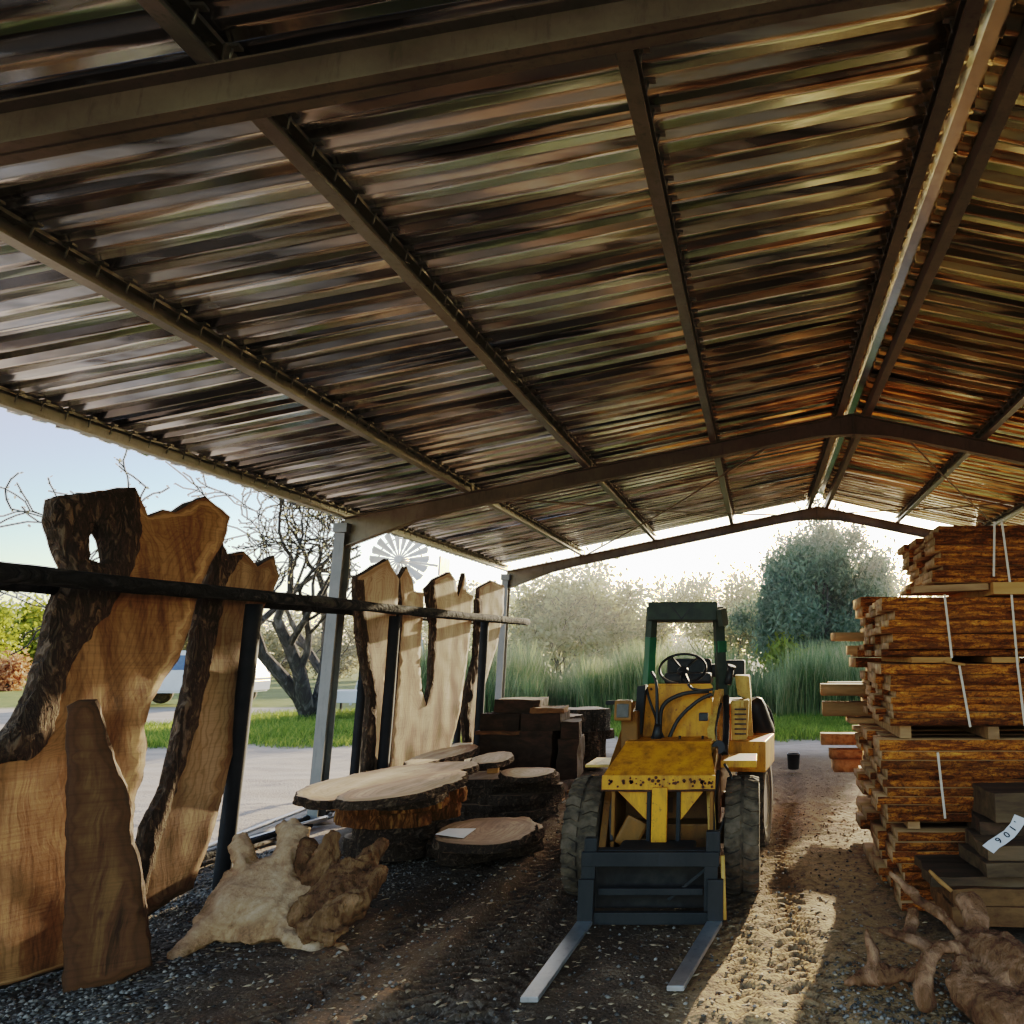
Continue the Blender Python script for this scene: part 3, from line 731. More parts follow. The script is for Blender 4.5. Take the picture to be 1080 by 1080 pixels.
BS = gnd(262, 1000); FS = Frame(BS + Vector((0, 0, .03)), 8, 54)
so_ = [(173, 1000), (190, 984), (205, 958), (222, 930), (232, 915), (243, 906), (242, 887), (247, 877), (258, 876), (265, 888), (270, 897), (285, 895), (292, 885), (291, 866), (298, 860), (315, 862), (326, 868), (325, 881), (319, 897),
      (319, 914), (326, 922), (337, 925), (326, 945), (311, 964), (306, 971), (312, 979), (330, 984), (346, 992), (365, 991), (367, 998), (343, 1008), (336, 1013), (322, 1006), (306, 998), (290, 986), (272, 982), (256, 990), (240, 984), (222, 980), (205, 992), (190, 1010), (178, 1024)]
c2 = FS.px([(262, 942)])[0]
def dome_s(p, d):
    rr_ = math.hypot((p.x - c2.x) / .30, (p.y - c2.y) / .24)
    return .02 * math.cos(min(rr_, 1.6) * 3.3) - .05 * math.exp(-d / .05) + .03 * noise.noise(Vector((p.x * 6, p.y * 6, 2))) + .010 * noise.noise(Vector((p.x * 22, p.y * 22, 5)))
pm_ = plate_mesh("tmp", [FS.px(so_)], .15, .022, .008, 31, -.10, .004, dome_s, .02); pm_.transform(FS.M)
tb_ = MB(); tb_.bm.from_mesh(pm_)
def onS(u, v, off): return onplane(u, v, FS.O + FS.n * off, FS.n)
for pts, rad in ((((308, 958, -.05), (303, 920, -.01), (306, 890, .0), (309, 866, -.02)), (.09, .07, .05, .045)), (((258, 930, -.03), (256, 905, -.02), (254, 880, -.03)), (.09, .06, .035)),
                 (((240, 960, -.06), (212, 980, -.03), (190, 1000, -.03), (178, 1018, -.05)), (.09, .07, .05, .03)), (((300, 975, -.03), (325, 990, -.03), (345, 998, -.04), (366, 995, -.05)), (.07, .045, .03, .014)),
                 (((310, 985, -.04), (326, 1000, -.05), (339, 1014, -.06)), (.04, .025, .012)), (((300, 940, -.04), (322, 932, -.03), (337, 926, -.05)), (.07, .05, .03)), (((290, 985, -.10), (270, 985, -.13), (230, 985, -.13)), (.07, .09, .06))):
    tb_.tube([onS(q[0], q[1], q[2] - rad[i] * .55) for i, q in enumerate(pts)], [x_ * .7 for x_ in rad], 12, 6, .3, 5)
bmesh.ops.recalc_face_normals(tb_.bm, faces=tb_.bm.faces[:]); mt_ = bpy.data.meshes.new("tmp"); tb_.bm.to_mesh(mt_); tb_.bm.free()
fuse("root_stump", "bleached pale root plate with ragged arms, lying tilted on gravel", mt_, M_ROOTP, BS, .0105, 1.0, 4, (FS.O, FS.n, FS.O + FS.ex * c2.x + FS.ey * c2.y))
A = lambda u, v, F_: at(u, v, F_)
root_thing("root_stump", "brown twisted root stump behind the bleached root plate", M_ROOTB, [
    ([A(318, 975, 4.7), A(340, 950, 4.75), A(362, 930, 4.8), A(380, 915, 4.85), A(394, 902, 4.95), A(406, 888, 5.0)], [.13, .15, .14, .11, .075, .03]),
    ([A(325, 982, 4.55), A(350, 968, 4.55), A(372, 952, 4.6), A(390, 934, 4.7), A(400, 918, 4.8)], [.10, .11, .10, .08, .045]),
    ([A(345, 950, 4.7), A(366, 938, 4.7), A(388, 922, 4.75)], [.10, .10, .06]),
    ([A(335, 945, 4.9), A(342, 915, 4.95), A(349, 890, 5.0), A(356, 878, 5.02)], [.13, .11, .07, .03]),
    ([A(320, 955, 4.9), A(324, 915, 5.0), A(322, 890, 5.1)], [.12, .10, .06]),
    ([A(335, 980, 4.5), A(350, 985, 4.45), A(366, 980, 4.45)], [.07, .05, .02])], seed=3, loc=gnd(345, 980), amp=1.9, vox=.011)
dw = root_thing("driftwood", "gnarled reddish driftwood root sprawling on gravel in the near corner", M_ROOTR, [
    ([A(1085, 1045, 3.6), A(1058, 1020, 3.75), A(1030, 1002, 3.85), A(1012, 1000, 3.9)], [.20, .17, .12, .07]),
    ([A(1085, 1078, 3.4), A(1050, 1060, 3.5), A(1022, 1040, 3.6), A(1018, 1015, 3.7)], [.15, .13, .09, .06]),
    ([A(1030, 1004, 3.85), A(1015, 988, 3.9), A(995, 968, 4.0), A(970, 950, 4.1), A(955, 935, 4.2), A(938, 918, 4.25)], [.07, .03, .028, .025, .03, .022]),
    ([A(1018, 1008, 3.75), A(1006, 998, 3.75), A(990, 1002, 3.72), A(975, 1022, 3.65), A(974, 1045, 3.6), A(980, 1062, 3.58)], [.04, .035, .042, .05, .05, .035]),
    ([A(975, 1024, 3.75), A(950, 1028, 3.8), A(920, 1028, 3.85), A(905, 1032, 3.85), A(890, 1037, 3.88)], [.05, .045, .05, .035, .012]),
    ([A(918, 1030, 3.85), A(921, 1010, 3.9), A(916, 992, 3.95), A(913, 978, 4.0)], [.028, .022, .018, .010]),
    ([A(985, 1005, 3.9), A(965, 992, 3.95), A(940, 984, 4.0), A(925, 981, 4.02)], [.035, .035, .03, .015]),
    ([A(1028, 1005, 3.9), A(1030, 980, 3.95), A(1024, 955, 4.05), A(1010, 948, 4.1)], [.05, .07, .07, .04]),
    ([A(1010, 1060, 3.5), A(1012, 1045, 3.55), A(1004, 1030, 3.6)], [.03, .04, .03]),
    ([A(958, 985, 4.1), A(962, 972, 4.15), A(962, 958, 4.2)], [.03, .035, .03])], seed=9, loc=gnd(1020, 1050))

# ------------------------------------------------------------------ slices, rounds and blocks on the left
def blob(a, b_, seed, irr=.12, n=26, rot=0):
    out = []
    for i in range(n):
        t = 2 * math.pi * i / n; r = 1 + irr * noise.noise(Vector((math.cos(t) * 1.3, math.sin(t) * 1.3, seed))) * 2 + irr * .5 * noise.noise(Vector((math.cos(t) * 4, math.sin(t) * 4, seed)))
        x, y_ = a * r * math.cos(t), b_ * r * math.sin(t); out.append(Vector((x * math.cos(rot) - y_ * math.sin(rot), x * math.sin(rot) + y_ * math.cos(rot))))
    return out
def slice_(label, x, y_, z_, a, b_, th, seed, mats=None, rot=0, irr=.22, tilt=(0, 0), poly=None, name="wood_slice", group="slabs and rounds stacked on the left"):
    P = poly or blob(a, b_, seed, irr, rot=rot)
    M = Matrix.Translation((x, y_, z_ + th)) @ Euler((R(tilt[0]), R(tilt[1]), 0)).to_matrix().to_4x4()
    me = plate_mesh(name, [P], th, .03, .02, seed, .015, .006)
    return tag(link_mesh(name, me, mats or [M_SLICE, M_BARK], None, M), label, "wood slice", group)
def lying(pxs, z_):   # outline on a horizontal plane at height z_
    return [gnd(u, v, z_) for u, v in pxs]
def plate_px(label, pxs, ztop, th, seed, mats=None, name="wood_slice", group="slabs and rounds stacked on the left"):
    P = lying(pxs, ztop)
    for _ in range(1): P = [q for i in range(len(P)) for q in (P[i].lerp(P[(i + 1) % len(P)], .25), P[i].lerp(P[(i + 1) % len(P)], .75))]
    c_ = sum(P, Vector()) / len(P)
    return slice_(label, c_.x, c_.y, ztop - th, 0, 0, th, seed, mats, poly=[Vector((p.x - c_.x, p.y - c_.y)) for p in P], name=name, group=group)
def block(label, x, y_, z_, sx, sy, sz, rz=0, mat=None, name="timber_block", group="dark timber blocks by the rack"):
    b = MB(); b.box((0, 0, sz / 2), (sx, sy, sz), None, .006)
    bmesh.ops.subdivide_edges(b.bm, edges=[e for e in b.bm.edges if e.calc_length() > .2], cuts=7, use_grid_fill=True)
    sd = random.random() * 50
    for v in b.bm.verts: v.co += Vector((noise.noise(v.co * 6 + Vector((sd, 0, 0))), noise.noise(v.co * 6 + Vector((0, sd, 0))), .5 * noise.noise(v.co * 6 + Vector((0, 0, sd))))) * .026
    M = Matrix.Translation((x, y_, z_)) @ Euler((0, 0, R(rz))).to_matrix().to_4x4()
    return tag(b.build(name, mat or M_BLOCK, None, M), label, "timber block", group)

# front stack: drum rounds and two long slices on top
cx, cy = gnd(405, 905).x, gnd(405, 905).y + .16
slice_("dark thick round at the bottom of the front stack", cx - .03, cy + .05, 0, .36, .32, .14, 95, [M_SLICED, M_BARK], .4, .15)
slice_("dark round second from the bottom of the front stack", cx + .02, cy + .02, .142, .38, .33, .126, 97, [M_SLICED, M_BARK], .9, .15)
slice_("lower bark-edged round of the orange pair", cx, cy, .27, .45, .38, .115, 41, [M_SLICED, M_BARKO], .2)
slice_("upper bark-edged round of the orange pair", cx + .015, cy - .01, .387, .46, .38, .115, 43, [M_SLICED, M_BARKO], .5)
plate_px("small slice between the orange rounds and the long slices", [(395, 838), (430, 829), (472, 826), (470, 834), (455, 842), (420, 846), (395, 845)], .565, .06, 45)
plate_px("long pale slice reaching furthest towards the shed post, on the front stack", [(308, 837), (330, 826), (380, 815), (430, 806), (480, 803), (506, 803), (500, 809), (470, 815), (430, 822), (390, 830), (370, 838), (350, 845), (328, 844)], .64, .06, 47)
plate_px("long pale slice lying topmost on the front stack", [(352, 842), (372, 832), (420, 822), (465, 813), (491, 812), (491, 819), (470, 828), (440, 837), (400, 844), (365, 846)], .70, .055, 49)
# low cookie with the sheet of paper
p = gnd(512, 905)
slice_("dark lower round under the slice with white paper", p.x - .1, p.y + .22, .0, .44, .36, .09, 51, [M_SLICED, M_BARK], .3)
slice_("thick dark round in the low stack, second from the ground", p.x - .02, p.y + .26, .092, .42, .36, .085, 53, [M_SLICED, M_BARK], 1.0)
plate_px("low brown slice with a white sheet of paper on it", [(457, 884), (466, 872), (490, 864), (530, 862), (556, 863), (567, 868), (562, 877), (545, 886), (520, 892), (490, 891), (468, 889)], .25, .06, 55, [M_SLICED, M_BARK])
P = lying([(459, 880), (473, 874), (502, 874), (489, 884)], .257); b = MB(); b.prism(P, (0, 0, .002)); tag(b.build("paper_sheet", M_PAPER, loc=P[0]), "white sheet of paper on the low brown slice", "paper")
# middle stack
q = gnd(500, 870)
hz_ = 0.0
for i, (lb_, th_, dx_, rt_) in enumerate((("lowest dark slab of the middle stack", .085, .03, .05), ("second dark slab from the ground in the middle stack", .075, -.06, .12), ("third dark slab from the ground in the middle stack", .09, .05, -.04),
        ("fourth dark slab from the ground in the middle stack", .07, -.02, .09), ("topmost dark slab under the pale middle slices", .075, .04, .02))):
    slice_(lb_, q.x + .05 + dx_, q.y + .48, hz_, .66, .34, th_, 81 + i, [M_SLICED, M_BARK], rt_, .16); hz_ += th_ + .002
for i, (lb_, th_, dx_, rt_) in enumerate((("lowest thick slab at the left of the middle stack", .16, 0, .3), ("middle thick slab at the left of the middle stack", .14, .05, .1), ("top thick slab at the left of the middle stack", .12, -.04, .5))):
    slice_(lb_, q.x - .72 + dx_, q.y + .80, (0, .162, .304)[i], .36, .42, th_, 90 + i, [M_SLICED, M_BARK], rt_, .16)
plate_px("pale crooked slice at the inner end of the middle stack", [(525, 813), (540, 810), (560, 809), (588, 810), (582, 816), (560, 820), (535, 820)], .49, .05, 61)
block("short pale upright block under the oval slice", *(gnd(520, 815, .40).xy), .40, .12, .12, .16, 12, M_BEARER)
plate_px("oval pale slice raised on a small block", [(497, 800), (510, 795), (530, 792), (541, 794), (540, 799), (528, 804), (508, 806), (498, 805)], .62, .05, 63)
plate_px("long pale slice at the back left of the middle stack", [(426, 803), (450, 793), (478, 787), (500, 784), (506, 788), (492, 794), (466, 800), (440, 807), (428, 808)], .58, .07, 65)
block("low dark log behind the long slices", *(gnd(452, 830).xy), 0, .9, .5, .50, 10)
# rear blocks
def blk(label, u0, u1, v0, v1, F_, dep, rz=0, mat=None):
    a, c_ = at(u0, v1, F_), at(u1, v1, F_); t = at(u0, v0, F_)
    return block(label, (a.x + c_.x) / 2, a.y + dep / 2, a.z, abs(c_.x - a.x), dep, t.z - a.z, rz, mat)
z0 = at(520, 820, 9.7).z
blk("dark base block at the left of the rear block pile", 503, 545, 772, 818, 9.7, .7, 2)
blk("dark base block in the middle of the rear block pile", 546, 582, 772, 822, 9.6, .7, -3)
blk("dark narrow block at the right end of the rear block pile", 584, 606, 780, 822, 9.6, .6, 5)
blk("dark long block second from the top left of the rear pile", 506, 548, 753, 771, 9.8, .6, -2)
blk("dark block second from the top right of the rear pile", 548, 589, 753, 771, 9.7, .65, 3)
blk("leaning dark block with a bright edge on the rear pile's right", 588, 607, 762, 779, 9.65, .5, 9)
for lb_, u0_, u1_, v0_, v1_ in (("thin brown offcut slab lying on the rear pile, right", 556, 592, 747, 752.5), ("thin rough slab edge showing between two rear blocks", 500, 548, 771, 775)):
    blk(lb_, u0_, u1_, v0_, v1_, 9.75, .5, 5, M_BLOCKB)
blk("dark slab block crowning the rear block pile", 519, 566, 738, 752, 10.0, .6, 4)
p = at(610, 792, 11.6)
slice_("dark base round under the tall brown drum at the back", p.x, p.y, 0, .36, .34, .40, 71, [M_SLICED, M_BARK])
slice_("thin dark round sticking out below the tall brown drum", p.x + .04, p.y, .405, .40, .36, .13, 73, [M_SLICED, M_BARK])
slice_("tall brown drum round topping the rearmost stack", p.x, p.y, .54, .385, .36, .31, 75, [M_SLICE, M_BARKL])
p = at(583, 790, 10.9)
block("dark support block behind the block pile", p.x, p.y, 0, .5, .5, .70, 7)
slice_("brown flat slice between the block pile and the drum", p.x + .05, p.y, .702, .38, .32, .10, 77, [M_SLICE, M_BARK])
# things strewn on the ground
def stick(name, label, cat, pts, rad, mat, n=8, jit=.1):
    b = MB(); b.tube(pts, rad, n, 4, jit, len(label)); return tag(b.build(name, mat, loc=pts[0]), label, cat)
G = lambda u, v, dz=.02: (lambda p: Vector((p.x, p.y, gz(p.x, p.y) + dz)))(gnd(u, v))
stick("pole", "thin dark stick on the ground beside the middle slices", "stick", [G(568, 866), G(580, 856), G(596, 843)], [.014, .012, .012], M_BARKL)
b = MB(); b.bar(G(573, 853, .03), G(592, 838, .03), .09, .03); tag(b.build("offcut", M_SAWN, loc=G(573, 853)), "pale offcut lying beside the dark stick", "offcut")
b = MB(); b.bar(G(602, 832, .03), G(628, 817, .04), .10, .03); tag(b.build("offcut", M_BEARER, loc=G(602, 832)), "sunlit pale offcut on the ground near the loader wheel", "offcut")
for i, (a_, c_, mt, rr_, lb) in enumerate((((215, 897), (335, 851), M_SILV, .022, "bright silver pipe lying along the shed edge nearest the road"), ((190, 915), (325, 866), M_BLACK, .035, "black pipe lying along the shed edge"),
        ((240, 897), (325, 872), M_SILV, .028, "silver pipe lying closest to the root plate"), ((165, 925), (300, 880), M_POLE, .04, "dark peeled pole lying among the pipes"), ((210, 915), (290, 886), M_BARKL, .02, "thin pale branch lying among the pipes"))):
    p0, p1 = G(*a_, .03 + rr_), G(*c_, .03 + rr_); d = (p1 - p0); stick("pipe" if mt in (M_SILV, M_BLACK) else "pole", lb, "pipe" if mt in (M_SILV, M_BLACK) else "pole", [p0 - d * .2, p0.lerp(p1, .5), p1 + d * .25], rr_, mt, 10, .04)
bk = thing("bucket", "small black bucket standing on the sunlit ground past the loader", "bucket", tuple(gnd(837, 811)))
p = gnd(837, 811); b = MB(); b.lathe([(.075, 0), (.082, .02), (.095, .20), (.10, .205), (.10, .215), (.088, .215), (.075, .03)], p, (0, 0, 1), 24); b.build("body", M_BLACK, bk)
b = MB(); b.tube([p + Vector((-.098, 0, .20)), p + Vector((-.06, .03, .245)), p + Vector((.06, .03, .245)), p + Vector((.098, 0, .20))], .004, 6, 4); b.build("handle", M_SILV, bk)

# ------------------------------------------------------------------ sawn boards in strapped bundles on the right
def board_mesh(L, W, T, seed):
    r = random.Random(seed); V, Q, mi = [], [], []
    n = 34; cs = [(0, 0), (.5, 0), (1, 0), (1, 1), (.5, 1), (0, 1)]
    for i in range(n + 1):
        x = L * i / n
        e0 = .020 * noise.noise(Vector((x * 2, seed, 0))) + .012 * noise.noise(Vector((x * 9, seed, 0))); e1 = .012 * noise.noise(Vector((x * 3, seed, 9)))
        tz = .003 * noise.noise(Vector((x * 2, seed, 4))); bow = .006 * math.sin(math.pi * i / n) * r.uniform(-1, 1)
        wane = .022 * noise.noise(Vector((x * 6, seed, 2)))
        for (a, c_) in cs:
            y = a * W + (e0 if a == 0 else e1 if a == 1 else 0) + (wane if (a == 0 and c_ == 1) else 0)
            V.append((x, y, c_ * T + tz * (1 if c_ else -.2)))
    for i in range(n):
        for j in range(6):
            a, c_ = i * 6 + j, i * 6 + (j + 1) % 6; Q.append((a, c_, c_ + 6, a + 6)); mi.append(1 if j in (2, 5) else 0)
    for e in (0, n):
        o = e * 6; Q.append((o, o + 1, o + 4, o + 5)); Q.append((o + 1, o + 2, o + 3, o + 4)); mi += [2, 2]
    me = np_mesh("board", V, Q); me.polygons.foreach_set("material_index", mi)
    for m in (M_SAWN, M_BEDGE, M_BEND): me.materials.append(m)
    bm = bmesh.new(); bm.from_mesh(me); bmesh.ops.recalc_face_normals(bm, faces=bm.faces[:]); bm.to_mesh(me); bm.free()
    return me
ORD = ["top", "second", "third", "fourth", "fifth", "sixth", "seventh", "eighth", "ninth", "tenth", "eleventh", "twelfth"]
COLN = ["front board", "second board from the front", "third board from the front", "rearmost board"]
variants = {}
def get_board(T, W, i):
    key = (round(T * 250), round(W, 2), i % 5)
    if key not in variants: variants[key] = board_mesh(2.5 + .06 * (i % 5), W, T, 50 + len(variants))
    return variants[key]
def put_board(x, y_, z_, T, W, i, label, group, rz=0):
    o = bpy.data.objects.new("sawn_board", get_board(T, W, i)); COL.objects.link(o)
    o.location = (x, y_, z_); o.rotation_euler = (R(random.uniform(-.25, .25)), R(random.uniform(-.2, .2)), R(random.uniform(-.6, .6) + rz)); return tag(o, label, "board", group)
FF = 5.35; YFACE = FF * CT + .25
def zrow(v): return HC - (v - 690) * CT * FF / F_PX
def xcol(u): return (u - PPX) / F_PX * FF
cnt = 0
def bundle(nm, u, vtop, vbot, layers, xj=.03, ydep=4, slope=0, yoff=0.0):
    global cnt
    zt, zb = zrow(vtop), zrow(vbot); W = .325
    ws = [random.choice((.75, .9, 1.0, 1.0, 1.3)) for _ in range(layers)]; TT = [(zt - zb) * w_ / sum(ws) for w_ in ws]
    for L in range(layers):
        for c_ in range(ydep):
            T = round(TT[L] - .003, 3); zl = zb + sum(TT[:L])
            x = xcol(u) + random.uniform(-xj, xj) + slope * (layers - L) / layers; y_ = YFACE + c_ * (W + .006) + random.uniform(-.015, .015) + yoff
            if c_ == 0: y_ = YFACE + yoff + random.uniform(-.03, .035)
            cnt += 1
            put_board(x, y_, zl, T, W, random.randrange(5), "%s, %s layer, %s" % (COLN[c_], ORD[layers - 1 - L], nm), "boards of the right-hand timber stack")
bundle("topmost bundle, right stack", 996, 547, 612, 9, .06)
bundle("second bundle down, right stack", 939, 628, 692, 8, .055)
bundle("middle bundle, right stack", 938, 700, 765, 8, .055)
bundle("bundle above the lowest one", 929, 780, 862, 9, .055)
bundle("lowest bundle near the roots", 936, 872, 946, 8, .09, 4, 0, -.05)
bear = []
def bearer(label, u0, u1, v0, v1, y0, y1, mat=M_BEARER):
    b = MB(); z0_, z1_ = zrow(v1), zrow(v0); b.box((xcol((u0 + u1) / 2), (y0 + y1) / 2, (z0_ + z1_) / 2), (abs(xcol(u1) - xcol(u0)), y1 - y0, z1_ - z0_ - .004), None, .004)
    return tag(b.build("bearer", mat, loc=(xcol((u0 + u1) / 2), y0, z0_)), label, "bearer", "bearers between the bundles")
Y0, Y1 = YFACE - .03, YFACE + 1.33
bearer("bright yellow bearer sticking out below the topmost bundle", 1052, 1092, 612, 626, YFACE - .06, Y1)
b = MB(); b.bar((xcol(968), YFACE + .03, zrow(620)), (xcol(1050), YFACE + .06, zrow(616)), .10, .05); tag(b.build("bearer", M_SAWN, loc=(xcol(968), YFACE, zrow(624))), "flat board laid crossways under the topmost bundle", "bearer", "bearers between the bundles")
bearer("far end bearer under the topmost bundle, hidden right", 1130, 1160, 612.5, 627.5, Y0 + .02, Y1)
bearer("pale bearer between the second and middle bundles", 962, 1005, 692.5, 699.5, Y0 - .01, Y1)
bearer("right bearer under the second bundle, near the strap", 1048, 1078, 692.5, 699.5, Y0 + .01, Y1)
bearer("dark bearer in the gap under the middle bundle", 1040, 1052, 765.5, 779.5, Y0 + .005, Y1, M_SAWN)
bearer("left bearer in the gap under the middle bundle", 950, 962, 765.5, 779.5, Y0 + .08, Y1, M_SAWN)
bearer("left bearer above the lowest bundle", 955, 968, 862.5, 871.5, Y0 + .08, Y1, M_SAWN)
bearer("right bearer above the lowest bundle", 1050, 1064, 862.5, 871.5, Y0 + .05, Y1, M_SAWN)
for ux in (975, 1060, 1150):
    bearer("ground bearer under the lowest bundle, %s" % {975: "left end", 1060: "middle", 1150: "right end"}[ux], ux - 12, ux + 12, 946.5, 968, Y0 + .02, Y1, M_BLOCK)
def strap(label, pts):
    b = MB()
    P = [Vector((xcol(u), YFACE - .042, zrow(v))) for u, v in pts]
    b2 = [P[0] + Vector((0, .5, .012))] + P
    for a_, c_ in zip(P[:-1], P[1:]): b.bar(a_, c_, .016, .0025, (0, 1, 0), .0005)
    return tag(b.build("strap", M_STRAP, loc=P[-1]), label, "strap", "straps round the bundles")
strap("left strap on the topmost bundle", [(1058, 545), (1054, 606)])
strap("long strap from the topmost bundle down across the lower bundles", [(1066, 545), (1072, 625), (1074, 700), (1078, 765)])
strap("strap on the face of the second bundle", [(1000, 626), (1005, 694)])
strap("strap on the face of the middle bundle", [(1012, 699), (1021, 766)])
strap("strap on the bundle above the lowest one", [(986, 792), (991, 858)])
b = MB(); b.bar((xcol(996), YFACE - .06, zrow(698)), (xcol(1018), YFACE - .05, zrow(701)), .03, .018); tag(b.build("offcut", M_BEARER, loc=(xcol(996), YFACE - .06, zrow(698))), "tiny pale wedge poking out between the second and middle bundles", "offcut")
# the pile behind with boards jutting out to the left
def jut(label, u0, v0, F_, L=2.0, W=.30, T=.045, mat=None):
    p = at(u0, v0, F_); o = bpy.data.objects.new("sawn_board", get_board(T, W, random.randrange(5)).copy()); COL.objects.link(o); o.data.materials[1] = M_SAWN if v < 760 else M_BEND
    o.location = (p.x, p.y, p.z - T); o.rotation_euler = (0, 0, R(random.uniform(-4, 4))); return tag(o, label, "board", "boards of the pile behind")
F2B = 7.6
for lb, u, v, f_, t_ in (("uppermost board jutting left behind the stack, golden underside", 881, 667, 7.3, .075), ("second board jutting left behind the stack", 895, 681, 7.3, .085),
        ("third jutting board behind the stack, grey end", 866, 722, 7.2, .10), ("fourth jutting board behind the stack, short pale edge", 877, 720, 7.6, .05), ("fifth jutting board behind the stack, thick dark face", 868, 741, 7.1, .12),
        ("sunlit jutting board low behind the stack", 866, 775, 8.6, .11), ("sunlit rounded jutting board second from the ground behind", 875, 792, 8.3, .08), ("lowest sunlit jutting board behind the stack", 880, 802, 8.2, .12),
        ("sixth jutting board behind the stack, grey", 897, 758, 7.0, .045), ("seventh jutting board behind the stack, tilted grey", 905, 768, 6.9, .04)):
    jut(lb, u, v, f_, T=t_)
for L in range(22):
    p = at(905 + random.uniform(-8, 10), 690, 7.4)
    put_board(p.x + random.uniform(-.06, .06) + .05, 7.35 + random.uniform(-.03, .03), .12 + L * .094, .088, .55, L, "%s of the pile behind, from the ground" % (["lowest board"] + ["board %s" % w_ for w_ in
              "one-up two-up three-up four-up five-up six-up seven-up eight-up nine-up ten-up eleven-up twelve-up thirteen-up fourteen-up fifteen-up sixteen-up seventeen-up eighteen-up nineteen-up twenty-up".split()] + ["top board"])[L], "boards of the pile behind")
for i in range(2):
    block("%s bearer under the pile behind" % ("left" if i == 0 else "right"), 1.35 + i * 1.4, 7.62, 0, .12, .5, .12, 0, M_BLOCK, "bearer", "bearers between the bundles")
# the low stack of slabs in the near corner with a paper tag
def gslab(label, u0, v0, v1, F_, L=.9, W=.5, rz=0, mat=M_GREYB):
    a, t = at(u0, v1, F_), at(u0, v0, F_)
    return block(label, a.x + L / 2, a.y + W / 2, a.z, L, W, t.z - a.z, rz, mat, "thick_slab", "grey slabs in the near corner")
gslab("lowest brown slab of the near corner stack", 1003, 957, 978, 4.5, 1.1, .6, 0, M_BLOCKB)
gslab("brown edged slab second from the ground in the near corner stack", 1000, 938, 956, 4.55, 1.1, .6, 3, M_BLOCKB)
gslab("wide grey slab forming a ledge in the near corner stack", 983, 926, 937, 4.6, 1.2, .6, -2)
gslab("rounded grey slab under the paper tag", 1036, 910, 925, 4.55, .9, .5, 5)
gslab("grey slab second under the paper tag", 1041, 893, 909, 4.6, .9, .5, 2)
gslab("dark slab just behind the paper tag", 1040, 868, 892, 4.85, .9, .5, -3, M_BLOCK)
gslab("uppermost grey slab of the near corner stack", 1046, 838, 867, 4.85, .9, .5, 4)
tg = thing("paper_tag", "curled white paper tag with hand-marked digits on the grey slabs", "tag", tuple(at(1046, 890, 4.45)))
pt = [(1036, 892), (1042, 887), (1050, 882), (1059, 876), (1066, 868), (1070, 859)]; pb = [(1048, 900), (1054, 894), (1061, 890), (1070, 883), (1077, 874), (1083, 864)]
b = MB(); up_, lo_ = [at(u, v, 4.42 + .02 * i) for i, (u, v) in enumerate(pt)], [at(u, v, 4.36 + .02 * i) for i, (u, v) in enumerate(pb)]
va, vb = [b.bm.verts.new(p_) for p_ in up_], [b.bm.verts.new(p_) for p_ in lo_]
for i in range(5): b.bm.faces.new((va[i], va[i + 1], vb[i + 1], vb[i]))
b.build("sheet", M_PAPER, tg, smooth=True)
for chh, i, s_ in (("9", 1.75, .062), ("0", 2.75, .058), ("1", 3.6, .062), ("'", 4.3, .05)):
    cu = bpy.data.curves.new("digit", "FONT"); cu.body = chh; cu.size = s_; cu.align_x = "CENTER"; cu.align_y = "CENTER"; cu.offset = .001
    j = int(i); t = i - j; c0 = up_[j].lerp(lo_[j], .5); c1 = up_[min(j + 1, 5)].lerp(lo_[min(j + 1, 5)], .5); c_ = c0.lerp(c1, t)
    ex = (c1 - c0).normalized(); ey = (up_[j] - lo_[j]).normalized(); nn = ex.cross(ey).normalized()
    if nn.dot(Vector((0, 0, HC)) - c_) < 0: nn = -nn
    ey = nn.cross(ex)
    tmp = bpy.data.objects.new("digit", cu); COL.objects.link(tmp); dg = bpy.context.evaluated_depsgraph_get(); me = bpy.data.meshes.new_from_object(tmp.evaluated_get(dg)); bpy.data.objects.remove(tmp)
    me.materials.clear()
    link_mesh("digit", me, M_INK, tg, fr(c_ + nn * .004, ex, ey, nn))
stick("pole", "thin pale split stick leaning out of the near corner slabs", "stick", [at(980, 918, 4.3), at(990, 928, 4.25), at(1004, 940, 4.2)], [.008, .012, .01], M_BEARER)

